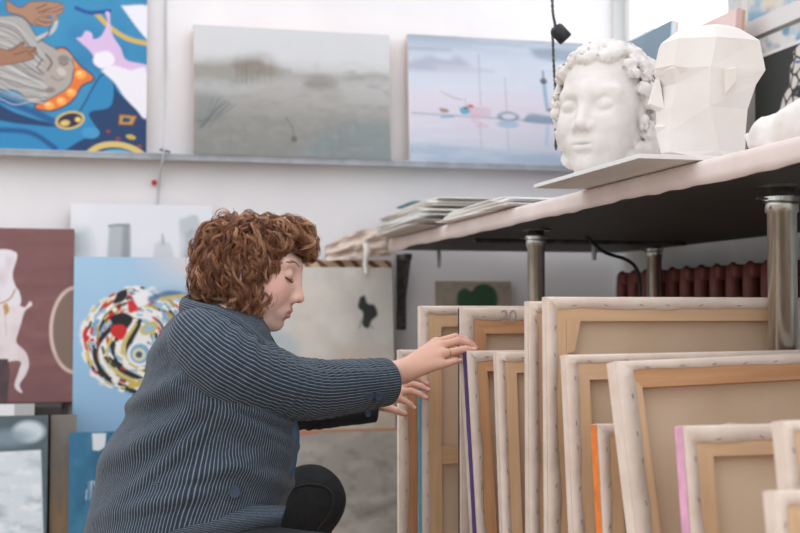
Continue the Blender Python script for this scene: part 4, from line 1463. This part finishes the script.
# joints: picture position and distance
nk = P(232, 318, 2.64)
shn, shf = P(206, 346, 2.49), P(236, 350, 2.80)
eln, elf = P(296, 385, 2.60), P(302, 411, 3.045)
wrn, wrf = P(403, 371, 2.830), P(374, 402, 3.115)
hipn, hipf = P(178, 560, 2.60), P(196, 552, 2.80)
knn, knf = P(320, 574, 2.44), P(310, 500, 2.96)
ankn, ankf = P(236, 1, 2.50), P(268, 1, 2.92)
ankn[2], ankf[2] = .13, .12
tip = lambda a: [P(*q) for q in a]
handN = dict(
    palm=[((403, 371, 2.830), (436, 343, 2.890), .024, .013), ((403, 371, 2.830), (441, 347, 2.873), .024, .013),
          ((403, 372, 2.825), (443, 354, 2.855), .023, .012), ((403, 374, 2.820), (440, 364, 2.840), .022, .011)],
    fingers=[([(436, 343, 2.890), (455, 337, 2.910), (466, 340, 2.913), (473, 345, 2.913)], [.0105, .0088, .0078, .0066]),
             ([(441, 346, 2.873), (458, 341, 2.887), (468, 343, 2.891), (475, 348, 2.893)], [.0108, .0092, .0080, .0068]),
             ([(443, 354, 2.855), (457, 351, 2.861), (466, 349, 2.863), (474, 350, 2.865)], [.0102, .0088, .0078, .0064]),
             ([(440, 365, 2.840), (449, 363, 2.842), (455, 361, 2.845), (460, 361, 2.851)], [.0092, .0080, .0070, .0058]),
             ([(412, 362, 2.860), (430, 354, 2.901), (446, 352, 2.921), (460, 354, 2.927)], [.014, .0118, .0098, .0076])])
handF = dict(
    palm=[((374, 402, 3.115), (398, 384, 3.150), .022, .012), ((374, 402, 3.115), (400, 388, 3.135), .022, .012), ((374, 402, 3.115), (400, 393, 3.120), .021, .011),
          ((374, 402, 3.115), (398, 398, 3.105), .020, .010)],
    fingers=[([(398, 384, 3.150), (410, 377, 3.160), (420, 378, 3.157), (427, 384, 3.153)], [.0100, .0086, .0076, .0062]),
             ([(400, 387, 3.135), (412, 384, 3.141), (421, 386, 3.137), (428, 390, 3.133)], [.0102, .0088, .0077, .0064]),
             ([(400, 392, 3.120), (411, 391, 3.123), (420, 394, 3.119), (426, 398, 3.115)], [.0096, .0084, .0074, .0060]),
             ([(398, 399, 3.105), (405, 401, 3.103), (410, 404, 3.101), (414, 408, 3.099)], [.0086, .0076, .0066, .0055]),
             ([(380, 406, 3.095), (389, 408, 3.075), (397, 411, 3.067), (405, 414, 3.065)], [.0125, .0105, .0090, .0070])])

def hand_fn(hd):
    pal = [(P(*a), P(*b), r1, r2) for a, b, r1, r2 in hd['palm']]
    fin = [(tip(p), r) for p, r in hd['fingers']]
    def fn(p):
        d = None
        for a, b, r1, r2 in pal:
            e = cone(p, a, b, r1*.92, r2)
            d = e if d is None else smin(d, e, .012)
        ff = None
        for pts, r in fin:
            e = None
            for k in range(3):
                g = cone(p, pts[k], pts[k+1], r[k], r[k+1])
                e = g if e is None else smin(e, g, .003)
            ff = e if ff is None else np.minimum(ff, e)
        return smin(d, ff, .006)
    c = np.mean([pal[0][0]]+[f[0][2] for f in fin], 0)
    return fn, c, .15
hands = [hand_fn(handN), hand_fn(handF)]

def body(p, c, rad):
    d = cone(p, P(214, 372, 2.645), P(190, 520, 2.70), .105, .12)
    d = smin(d, cone(p, P(225, 345, 2.60), P(225, 345, 2.72), .085, .085), .05)
    d = smin(d, cone(p, nk+np.array([0, 0, -.05]), HO+HM@np.array([-.025, 0, -.05]), .060, .052), .04)
    for a, b, r1, r2 in ((shn, eln, .050, .040), (shf, elf, .046, .030)):
        d = smin(d, cone(p, a, b, r1, r2), .02)
    for a, b, r1 in ((eln, wrn, .040), (elf, wrf, .030)):
        d = smin(d, cone(p, a, b, r1, .0245), .012)
    for a, b in ((hipn, knn), (hipf, knf)):
        d = smin(d, cone(p, a, b, .070, .047), .04)
    for a, b in ((knn, ankn), (knf, ankf)):
        d = smin(d, cone(p, a, b, .046, .033), .02)
    for a in (ankn, ankf):
        d = smin(d, cone(p, a+np.array([-.01, 0, -.06]), a+np.array([.13, -.02, -.085]), .030, .022), .03)
    if np.linalg.norm(c-HO) < rad+.24 or rad > 5:
        d = smin(d, headf((p-HO)@HM), .012)
    for fn, hc, hr in hands:
        if np.linalg.norm(c-hc) < rad+hr+.05 or rad > 5:
            d = smin(d, fn(p), .010)
    return d
allp = np.array([HO+HM@np.array([.13, 0, .12]), HO+HM@np.array([-.13, .1, .12]), shn, shf, eln, elf, wrn, wrf, hipn, hipf, knn, knf, ankn, ankf,
                 P(480, 345, 2.86), P(440, 400, 3.1)])
lo, hi = allp.min(0)-.16, allp.max(0)+.16
lo[2] = .0
v, f = surface(body, lo, hi, .0024)
v = relax(v, f, 1, .35)
# pigment: skin, lips, blush, brows
q = ((v-HO)@HM)/HS
skin = np.ones((len(v), 3))*lin((222, 182, 164))
near_h = np.linalg.norm(v-HO, axis=1) < .2
def blend(mask, col):
    global skin
    m = np.clip(mask, 0, 1)[:, None]
    skin = skin*(1-m)+lin(col)*m
qa = q.copy()
qa[:, 1] = np.abs(qa[:, 1])
g = lambda c, r: np.exp(-(((qa-np.array(c))/np.array(r))**2).sum(1))*near_h
blend(near_h*1.0, (226, 190, 176))
blend(.6*g((.06, .045, -.035), (.03, .03, .025)), (216, 148, 136))
blend(.55*g((.105, 0, -.042), (.014, .016, .014)), (216, 146, 132))
lipm = np.clip(1.25-((q[:, 0]-.086)/.016)**2-(q[:, 1]/.0225)**2-((q[:, 2]+.0720)/.0125)**2, 0, .35)/.35*near_h*(q[:, 0] > .074)
blend(.75*lipm, (190, 112, 106))
blend(.5*g((.0755, .031, -.008), (.012, .018, .006)), (190, 130, 120))
for fn, hc, hr in hands:
    m = (np.linalg.norm(v-hc, axis=1) < .14)*1.0
    blend(m*.9, (216, 168, 146))
fr = fbm(v*260, 3)
blend(np.clip(fr-.35, 0, .3)*near_h*1.0, (196, 142, 116))
for hd in (handN, handF):
    for pts, r in hd['fingers']:
        a = P(*pts[3])
        blend(.55*np.exp(-(np.linalg.norm(v-a, axis=1)/.010)**2), (206, 132, 116))
        a = P(*pts[1])
        blend(.35*np.exp(-(np.linalg.norm(v-a, axis=1)/.009)**2), (208, 140, 122))
M['skin'] = attr_mat('skin', .5, bump=.03, bscale=500, sss=.12)
link_mesh('body', v-PB, f, M['skin'], per, smooth=True, color=skin)

def hp(x, y, z):
    return HO+HM@(np.array([x, y, z])*HS)
# brows and lashes, set on the skin by marching inwards
def onface(x0, y, z):
    p = np.array([[x0, y, z]])
    for _ in range(40):
        d = headf(p*HS)[0]/HS
        p[0, 0] -= d*.8
        if d < .0003:
            break
    return p[0]
M['brow'] = mat('brow_hair', (168, 122, 94), .7, (150, 106, 82), 200)
M['lash'] = mat('lash_hair', (74, 50, 42), .7)
for sg in (-1, 1):
    m = MB()
    for k in range(34):
        s = k/33
        a = onface(.13, sg*(.012+.036*s), .018+.006*math.sin(s*2.6)-.004*s+random.uniform(-.0010, .0010))
        b = onface(.13, sg*(.012+.036*s+.006), a[2]+random.uniform(-.0005, .0022))
        m.tube([hp(a[0]-.0004, a[1], a[2]), hp(a[0]*.5+b[0]*.5+.0004, (a[1]+b[1])/2, (a[2]+b[2])/2), hp(b[0]+.0002, b[1], b[2])], .0006, 4)
    m.v = [tuple(loc(x)) for x in m.v]
    m.obj('eyebrow', M['brow'], per)
    m = MB()
    row = []
    for k in range(15):
        s = k/14
        a = onface(.13, sg*(.016+.031*s), -.0085-.0030*math.sin(s*math.pi))
        row.append(hp(a[0]+.0003, a[1], a[2]))
        b = (a[0]+.0055, a[1]+sg*.0035*(s-.2), a[2]-.0042)
        m.tube([hp(*a), hp(a[0]+.003, a[1]+sg*.001, a[2]-.003), hp(*b)], .00035, 4)
    m.tube(row, .0013, 5)
    m.v = [tuple(loc(x)) for x in m.v]
    m.obj('eyelashes', M['lash'], per)

# finger nails on the hands
M['nail'] = mat('nail', (226, 178, 164), .3)
for hd in (handN, handF):
    for pts, r in hd['fingers'][:4]:
        a, b = P(*pts[2]), P(*pts[3])
        ax = (b-a)/np.linalg.norm(b-a)
        upv = np.array([0, 0, 1.0])-Dp*.7
        upv -= ax*(upv@ax)
        upv /= np.linalg.norm(upv)
        sd = np.cross(ax, upv)
        c = b-ax*.001+upv*r[3]*.80
        vv, n1, n2 = [], 6, 7
        for i in range(n1):
            for j in range(n2):
                s, t = i/(n1-1)-.5, j/(n2-1)-.5
                vv.append(c+ax*s*.0095+sd*t*r[3]*1.35+upv*(.0012-(t*t)*r[3]*.9-s*.0010))
        link_mesh('fingernail', np.array(vv)-PB, grid_faces(n1, n2, False), M['nail'], per, smooth=True)
# ring on the third finger
a, b = P(443, 354, 2.855), P(457, 351, 2.861)
c = a*.55+b*.45
t_, u_, w_ = frames(np.array([a, b]))
pp = np.array([c+.0106*(math.cos(t)*u_[0]+math.sin(t)*w_[0]) for t in np.linspace(0, 2*math.pi, 25)])
M['gold'] = mat('gold', (226, 186, 110), .25, metal=1.0)
MB().tube(pp-PB, .0010, 6).obj('finger_ring', M['gold'], per, smooth=True)

# ------------------------------------------------------------------ hair
M['hair'] = bpy.data.materials.new('ginger_hair')
M['hair'].use_nodes = True
t = M['hair'].node_tree
b = t.nodes['Principled BSDF']
at = t.nodes.new('ShaderNodeAttribute')
at.attribute_name = 'pigment'
t.links.new(at.outputs['Color'], b.inputs['Base Color'])
b.inputs['Roughness'].default_value = .42
b.inputs['Specular IOR Level'].default_value = .45
HDP = float((HO-CAM)@FW)
def hpx(px, py, dd=0.0):
    return P(px, py, HDP+dd)
U = HDP/FPX
hair_ell = [((256, 256), (44, 36), .084, 0), ((229, 266), (29, 34), .078, 0), ((221, 281), (26, 22), .072, 0), ((250, 292), (28, 30), .080, 0),
            ((282, 238), (25, 14), .062, 0), ((300, 240), (10, 11), .042, 0), ((262, 232), (34, 12), .056, 0), ((245, 309), (22, 16), .066, 0), ((228, 240), (14, 13), .05, 0)]
def hairvol(p):
    d = None
    w = p-HO
    qx, qy, qz = w@Rp, w@Dp, w[:, 2]
    Q = np.stack([qx, qy, qz], -1)
    for (cx, cy), (rx, ry), rd, dd in hair_ell:
        c = hpx(cx, cy)-HO
        e = ell(Q, (c@Rp, dd, c[2]), (rx*U, rd, ry*U))
        d = e if d is None else smin(d, e, .018)
    d = smin(d, ell((w@HM)/HS, CRAN[0], CRAN[1])*HS-.011, .012)
    # keep the face free
    c = hpx(302, 285)-HO
    fc = ell(Q, (c@Rp, 0, c[2]), (34*U, .22, 46*U))
    fc = np.minimum(fc, ell(Q, ((hpx(286, 320)-HO)@Rp, 0, (hpx(286, 320)-HO)[2]), (30*U, .22, 26*U)))
    d = smax(d, -fc, .010)
    # fringe and a lock before the temple hang over it
    for (x0, y0), (x1, y1), r in (((302, 236), (309, 250), .011), ((276, 230), (298, 233), .013), ((282, 240), (303, 246), .011), ((260, 256), (254, 306), .018)):
        a, b_ = hpx(x0, y0)-HO, hpx(x1, y1)-HO
        for s in (-1, 1):
            e = cone(Q, (a@Rp, s*.034, a[2]), (b_@Rp, s*.030, b_[2]), r, r*.75)
            d = smin(d, e, .012)
    return d
def hair_base(p, c, rad):
    d = hairvol(p)
    if rad < 5:
        d = d+.006+.0035*fbm((p-HO)*55, 12)
    return d
ctr = hpx(252, 268)
v, f = surface(hair_base, ctr-.2, ctr+.2, .0045)
tint = fbm((v-HO)*70, 5)[:, None]
hc = lin((92, 56, 38))*(1+.35*tint)
hobj = link_mesh('hair', v-PB, f, M['hair'], per, smooth=True, color=hc)
# curled locks over the volume
def grad(p, e=.002):
    g = np.stack([hairvol(p+np.eye(3)[k]*e)-hairvol(p-np.eye(3)[k]*e) for k in range(3)], -1)
    return g/(np.linalg.norm(g, axis=1)[:, None]+1e-9)
rn = np.random.RandomState(4)
N = 1350
seed_i = rn.choice(len(v), N)
ctop = np.argsort(np.linalg.norm(v-hpx(250, 216), axis=1))[:1500]
seed_i[:90] = rn.choice(ctop, 90)
root = v[seed_i]+rn.normal(0, .003, (N, 3))
crown = hpx(244, 222)
steps = 22
pos = root.copy()
dr_ = pos-crown+rn.normal(0, .06, (N, 3))+np.array([0, 0, -.05])
paths = [pos.copy()]
ln = rn.uniform(.06, .135, N)
off = rn.uniform(-.010, .010, N)
for k in range(steps):
    g = grad(pos)
    dr_ = dr_/(np.linalg.norm(dr_, axis=1)[:, None]+1e-9)+np.array([0, 0, -.10])+rn.normal(0, .10, (N, 3))
    dr_ = dr_-g*(dr_*g).sum(1)[:, None]
    dr_ /= np.linalg.norm(dr_, axis=1)[:, None]+1e-9
    pos = pos+dr_*(ln/steps)[:, None]
    d = hairvol(pos)
    pos = pos-g*(d-off)[:, None]*.6
    paths.append(pos.copy())
paths = np.stack(paths, 1)
vs_, fs_, cs_ = [], [], []
base_n = 0
G3 = np.array(grid_faces(34, 3, True))
for k in range(N):
    p0 = spline(paths[k], 34)
    t_, u_, w_ = frames(p0)
    s = np.linspace(0, 1, 34)
    turns = rn.uniform(.9, 2.3)*ln[k]/.09
    ph = rn.uniform(0, 6.28)
    R = rn.uniform(.005, .0115)*np.minimum(1, s*3)*(1-.2*s)
    sg = 1 if k % 2 else -1
    cl = lin([(146, 97, 68), (122, 79, 56), (168, 119, 87), (100, 63, 46), (186, 140, 108), (134, 87, 60)][rn.randint(6)])
    ns = 9
    wd = rn.uniform(.0016, .0036)
    for q in range(ns):
        fly = q == 0 and k % 2 == 0
        an = ph+s*turns*2*math.pi*sg+rn.normal(0, .22)+s*rn.normal(0, .5)
        RR = R*(1+rn.normal(0, .14))*(1.35 if fly else 1)
        o1, o2 = rn.normal(0, wd*.55, 2)
        spread = (.45+.8*s)
        p = p0+u_*(RR*np.cos(an)+o1*spread)[:, None]+w_*(RR*np.sin(an)+o2*spread)[:, None]
        if fly:
            p = p+u_*(s*s*rn.normal(0, .010))[:, None]+w_*(s*s*rn.normal(0, .010))[:, None]
        r = rn.uniform(.00045, .00085)*np.clip(np.minimum(s*6+.3, (1-s)*5+.1), 0, 1)
        if fly:
            r = r*.55
        th3 = np.arange(3)*2*math.pi/3
        vv = p[:, None]+r[:, None, None]*(np.cos(th3)[None, :, None]*u_[:, None]+np.sin(th3)[None, :, None]*w_[:, None])
        vs_.append(vv.reshape(-1, 3))
        fs_.append(G3+base_n)
        base_n += 102
        cs_.append(np.ones((102, 3))*cl*rn.uniform(.75, 1.25))
link_mesh('hair_curls', np.vstack(vs_)-PB, np.vstack(fs_), M['hair'], hobj, smooth=True, color=np.vstack(cs_))

# ------------------------------------------------------------------ jacket
def corduroy(name, base, stripe, pitch):
    m = bpy.data.materials.new(name)
    m.use_nodes = True
    t = m.node_tree
    b = t.nodes['Principled BSDF']
    b.inputs['Roughness'].default_value = .85
    b.inputs['Specular IOR Level'].default_value = .2
    b.inputs['Sheen Weight'].default_value = .1
    at = t.nodes.new('ShaderNodeAttribute')
    at.attribute_name = 'wale'
    mu = t.nodes.new('ShaderNodeMath')
    mu.operation = 'MULTIPLY'
    mu.inputs[1].default_value = 1.0/pitch
    t.links.new(at.outputs['Fac'], mu.inputs[0])
    fr = t.nodes.new('ShaderNodeMath')
    fr.operation = 'FRACT'
    t.links.new(mu.outputs[0], fr.inputs[0])
    pp = t.nodes.new('ShaderNodeMath')
    pp.operation = 'PINGPONG'
    pp.inputs[1].default_value = .5
    t.links.new(fr.outputs[0], pp.inputs[0])
    r = t.nodes.new('ShaderNodeValToRGB')
    r.color_ramp.elements[0].position = .05
    r.color_ramp.elements[0].color = rgba(stripe)
    r.color_ramp.elements[1].position = .17
    r.color_ramp.elements[1].color = rgba(base)
    t.links.new(pp.outputs[0], r.inputs[0])
    tcn = t.nodes.new('ShaderNodeTexCoord')
    n = t.nodes.new('ShaderNodeTexNoise')
    n.inputs['Scale'].default_value = 130
    t.links.new(tcn.outputs['Object'], n.inputs['Vector'])
    mxn = t.nodes.new('ShaderNodeMix')
    mxn.data_type = 'RGBA'
    mxn.blend_type = 'MULTIPLY'
    mxn.inputs[0].default_value = .5
    t.links.new(r.outputs[0], mxn.inputs[6])
    t.links.new(n.outputs['Fac'], mxn.inputs[7])
    t.links.new(mxn.outputs[2], b.inputs['Base Color'])
    bp = t.nodes.new('ShaderNodeBump')
    bp.inputs['Strength'].default_value = .5
    bp.inputs['Distance'].default_value = .0015
    t.links.new(pp.outputs[0], bp.inputs['Height'])
    t.links.new(bp.outputs[0], b.inputs['Normal'])
    return m
M['cord'] = corduroy('blue_corduroy', (50, 61, 74), (134, 147, 161), .0066)
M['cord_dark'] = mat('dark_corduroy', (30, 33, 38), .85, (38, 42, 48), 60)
M['lining'] = mat('blue_facing', (66, 92, 120), .7, (58, 82, 106), 30)
M['button'] = mat('navy_button', (46, 60, 78), .45, (52, 68, 86), 60)
M['denim'] = mat('black_denim', (30, 32, 34), .8, (38, 41, 43), 40, bump=.1, bscale=300)
M['denim_seam'] = mat('denim_seam', (52, 54, 55), .8, (44, 46, 48), 90)
M['shirt'] = mat('teal_knit', (66, 104, 112), .8, (54, 90, 98), 60, bump=.2, bscale=120)

# torso: (row, centre, half width) in the picture, middle distance, half depth
TR = np.array([(306, 219, 20, 2.64, .062), (311, 219, 33, 2.64, .085), (319, 219, 44, 2.642, .120), (331, 216, 52, 2.645, .160), (346, 213, 57, 2.648, .185), (364, 211, 61, 2.65, .195),
               (385, 212, 68, 2.652, .190), (410, 212, 77, 2.655, .182), (440, 203, 90, 2.66, .182), (470, 197, 95, 2.665, .190), (500, 189, 96, 2.67, .200),
               (520, 183, 95, 2.67, .205), (540, 178, 93, 2.67, .208), (562, 176, 91, 2.67, .206)], float)
def trow(py):
    return [np.interp(py, TR[:, 0], TR[:, k]) for k in range(1, 5)]
rows = np.linspace(306, 562, 120)
from_s = np.interp(rows, TR[:, 0], np.arange(len(TR)))
TS = spline(TR, 400)
TS = TS[np.argsort(TS[:, 0])]
nth = 200
vv, wale = [], []
th = np.linspace(0, 2*math.pi, nth, endpoint=False)
ce, se = np.cos(th), np.sin(th)
ex = 2/2.35
cx_, sx_ = np.sign(ce)*np.abs(ce)**ex, np.sign(se)*np.abs(se)**ex
for py in rows:
    c, a, d0, b = [np.interp(py, TS[:, 0], TS[:, k]) for k in range(1, 5)]
    fold = np.zeros(nth)
    # draped creases: from the front of the armpit slanting down the side, and at the small of the back
    for (y0, x0, sl, amp, wd) in ((440, 150, -.55, .010, 12), (405, 140, -.35, .007, 8), (470, 215, -.28, .007, 9), (425, 235, .6, .006, 9), (412, 255, .35, .007, 6), (430, 262, .5, .006, 6), (455, 175, -.8, .006, 8), (345, 165, -.9, .005, 9), (475, 255, .3, .005, 8), (500, 170, -.22, .008, 8), (385, 170, -.5, .006, 8)):
        pxn = c+a*cx_
        t_ = ((py-y0)-sl*(pxn-x0))/wd
        fold += 2.2*amp*np.exp(-t_**2)*np.exp(-((pxn-x0)/48)**2)*(se < .2)
    nz = fbm(np.stack([cx_*3, sx_*3, cx_*0+py*.022], -1), 31)*.006
    k = 1+(fold+nz)/(.5*(a*d0/FPX+b))
    for j in range(nth):
        vv.append(P(c+a*cx_[j]*k[j], py, d0+b*sx_[j]*k[j]))
    wale.append(th*.205)
vv = np.array(vv)
ff = grid_faces(len(rows), nth, True)
wl = np.concatenate(wale)
# separate the wrap-round column so the stripes stay even
jt = link_mesh('jacket', vv-PB, ff, M['cord'], per, smooth=True, floats={'wale': wl})
sol = jt.modifiers.new('cloth', 'SOLIDIFY')
sol.thickness = .004
sol.offset = -1

def torso_near(px, py, lift=.003):
    c, a, d0, b = [np.interp(py, TS[:, 0], TS[:, k]) for k in range(1, 5)]
    u = np.clip(abs(px-c)/a, 0, .999)
    return P(px, py, d0-b*(1-u**2.35)**(1/2.35)-lift)

def sleeve(name, pts, rads, seed, m, parent, w_amp):
    n = 130
    path = spline([P(*q) for q in pts], n)
    rr_ = spline([(r, r, 0) for r in rads], n)[:, 0]
    t_, u_, w_ = frames(path)
    k = 72
    th = np.arange(k)*2*math.pi/k
    s = np.linspace(0, 1, n)
    L = np.cumsum(np.r_[0, np.linalg.norm(np.diff(path, axis=0), axis=1)])
    S_, T_ = np.meshgrid(L, th, indexing='ij')
    # ring creases, strongest at the bend of the elbow and slanting
    env = np.exp(-((S_/L[-1]-.42)/.22)**2)+.55*np.exp(-((S_/L[-1]-.80)/.16)**2)
    ph = S_*250+2.6*np.sin(T_+seed)+2.2*fbm(np.stack([np.cos(T_)*1.5, np.sin(T_)*1.5, S_*9], -1), seed)
    dsp = w_amp*env*(np.clip(np.sin(ph), -.4, 1))*(.55+.9*noise3(np.stack([np.cos(T_)*1.1+seed, np.sin(T_)*1.1, S_*11], -1), seed+9))+.004*fbm(np.stack([np.cos(T_)*1.3, np.sin(T_)*1.3, S_*14], -1), seed+3)
    R = rr_[:, None]+dsp
    R[-3:] = rr_[-3:, None]
    vv = path[:, None]+R[..., None]*(np.cos(T_)[..., None]*u_[:, None]+np.sin(T_)[..., None]*w_[:, None])
    wl = np.broadcast_to(th*.062, (n, k)).reshape(-1)
    o = link_mesh(name, vv.reshape(-1, 3)-PB, grid_faces(n, k, True), m, parent, smooth=True, floats={'wale': wl})
    so = o.modifiers.new('cloth', 'SOLIDIFY')
    so.thickness = .005
    so.offset = -1
    return o
sleeve('sleeve', [(196, 334, 2.56), (206, 346, 2.515), (228, 364, 2.495), (262, 380, 2.54), (305, 389, 2.625), (350, 386, 2.72), (384, 382, 2.797)],
       [.060, .076, .079, .074, .064, .058, .0545], 3, M['cord'], jt, .0068)
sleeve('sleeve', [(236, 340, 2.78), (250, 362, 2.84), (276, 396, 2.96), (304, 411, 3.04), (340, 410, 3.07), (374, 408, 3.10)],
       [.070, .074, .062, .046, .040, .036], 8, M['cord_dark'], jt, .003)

# collar: a thick fold round the neck running down into the lapel
def band(name, pts, ra, rb, m, parent, n=70, up=(0, 0, 1), wales=True, seed=1):
    path = spline([P(*q) for q in pts], n)
    ra = spline([(r, r, 0) for r in ra], n)[:, 0]
    rb = spline([(r, r, 0) for r in rb], n)[:, 0]
    vv, ff, th = tube_grid(path, ra, rb, 28, up)
    L = np.cumsum(np.r_[0, np.linalg.norm(np.diff(path, axis=0), axis=1)])
    wl = np.repeat(np.linspace(0, 0, n), 28)+np.tile(th*.030, n)
    return link_mesh(name, vv-PB, [tuple(q) for q in ff], m, parent, smooth=True, floats={'wale': wl})
band('collar', [(216, 300, 2.75), (194, 303, 2.69), (186, 309, 2.61), (198, 316, 2.545), (220, 323, 2.505), (242, 336, 2.495), (259, 354, 2.505), (270, 376, 2.53), (277, 404, 2.555)],
     [.012, .020, .025, .030, .031, .030, .028, .024, .014], [.010, .013, .015, .016, .017, .017, .015, .012, .007], M['cord'], jt)
band('collar', [(214, 302, 2.75), (232, 312, 2.78), (252, 334, 2.77), (266, 352, 2.745), (276, 376, 2.73)], [.012, .020, .022, .020, .012], [.009, .011, .011, .010, .007], M['cord'], jt)
# facing along the front edge
band('front_facing', [(281, 402, 2.60), (289, 418, 2.60), (292, 436, 2.60), (290, 458, 2.60), (284, 482, 2.60), (277, 506, 2.61)], [.010, .014, .016, .014, .012, .008], [.010, .011, .011, .010, .009, .008], M['lining'], jt, up=(1, 0, 0))
# hem corner lying over the thigh
fl = []
n1, n2 = 40, 30
wl = []
for i in range(n1):
    s = i/(n1-1)
    for j in range(n2):
        t = j/(n2-1)
        px = 168+s*(118-6*t)
        py = 506+8*(1-s)+t*(30-8*s)-8*math.sin(s*math.pi)*(1-t)*.6
        dd = 2.46+.055*s*s-.03*math.sin(t*math.pi)*.7+(.05*(1-t)*(1-s))
        fl.append(P(px, py, dd))
        wl.append(t*.115)
o = link_mesh('jacket_hem', np.array(fl)-PB, grid_faces(n1, n2, False), M['cord'], jt, smooth=True, floats={'wale': wl})
so = o.modifiers.new('cloth', 'SOLIDIFY')
so.thickness = .008
# pocket welt and dart
pts = [torso_near(x, y, .006) for x, y in ((154, 484), (168, 483.5), (184, 487), (198, 492), (209, 497))]
vv, ff, th = tube_grid(spline(pts, 30), .006, .0035, 10)
link_mesh('pocket_welt', vv-PB, [tuple(q) for q in ff], M['cord'], jt, smooth=True, floats={'wale': np.tile(th*.012, 30)})
pts = [torso_near(x, y, .0) for x, y in ((134, 394), (137, 401), (134, 409))]
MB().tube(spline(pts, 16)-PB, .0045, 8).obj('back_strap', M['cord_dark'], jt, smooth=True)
# buttons
def button(p, nrm, r, parent):
    nrm = np.asarray(nrm, float)
    nrm /= np.linalg.norm(nrm)
    t_, u_, w_ = frames(np.array([p, p+nrm]), (0, 0, 1))
    mb = MB().lathe([(r*.9, -.001), (r, .001), (r, .003), (r*.86, .0042), (r*.78, .0034), (r*.3, .003)], (0, 0, 0), 20)
    q = np.array(mb.v)
    q = p+q[:, :1]*u_[0]+q[:, 1:2]*w_[0]+q[:, 2:3]*nrm
    link_mesh('button', q-PB, mb.f, M['button'], parent, smooth=False)
button(torso_near(234.5, 492, .012), -Dp+.1*Rp, .0125, jt)
for x, y, dd in ((369.5, 396, 2.682), (378.5, 396, 2.698)):
    button(P(x, y, dd), -Dp-np.array([0, 0, .35]), .0095, jt)
button(P(368, 414, 3.055), -Dp, .008, jt)
# knit at the neck
band('shirt', [(206, 300, 2.74), (198, 304, 2.66), (214, 314, 2.58), (240, 330, 2.572), (258, 346, 2.60), (268, 350, 2.66), (258, 338, 2.74), (230, 310, 2.76)],
     [.020, .022, .022, .020, .020, .020, .020, .020], [.012]*8, M['shirt'], per)

# ------------------------------------------------------------------ trousers and shoes
def trousers(p, c, rad):
    d = cone(p, P(186, 535, 2.62), P(190, 535, 2.76), .125, .125)
    for a, b, r1, r2 in ((hipn, knn, .098, .078), (hipf, knf, .100, .0845)):
        d = smin(d, cone(p, a, b, r1, r2), .05)
    for a, b in ((knn, ankn), (knf, ankf)):
        d = np.minimum(d, cone(p, a, b, .072, .046)) if False else smin(d, cone(p, a, b, .074, .046), .012)
    if rad < 5:
        d = d+.0025*fbm(p*16, 41)
    return d
pts = np.array([hipn, hipf, knn, knf, ankn, ankf])
v, f = surface(trousers, pts.min(0)-.2, pts.max(0)+.2, .0065)
v = relax(v, f, 2, .4)
tr = link_mesh('trousers', v-PB, f, M['denim'], per, smooth=True)
def on_trousers(px, py):
    d = 2.3
    for _ in range(60):
        p = P(px, py, d)
        e = trousers(p[None], p, 1)[0]
        if e < .0008:
            break
        d += e*.8
    return P(px, py, d-.0005)
pts = [on_trousers(x, y) for x, y in ((291, 489), (304, 485), (318, 485), (329, 490), (333, 499), (331, 510), (324, 521), (316, 531))]
MB().tube(spline(pts, 40)-PB, .0032, 8).obj('seam', M['denim_seam'], tr, smooth=True)
M['shoe'] = mat('black_leather', (30, 29, 28), .45, (36, 35, 34), 30)
for a in (ankn, ankf):
    def shoe(p, c, rad):
        d = cone(p, a+np.array([-.02, .0, -.055]), a+np.array([.16, -.03, -.085]), .048, .036)
        d = smin(d, cone(p, a, a+np.array([0, 0, -.05]), .048, .05), .03)
        return smax(d, -(p[:, 2]-.004), .004)
    v, f = surface(shoe, a-np.array([.12, .14, .14]), a+np.array([.26, .14, .10]), .006)
    link_mesh('shoe', v-PB, f, M['shoe'], per, smooth=True)
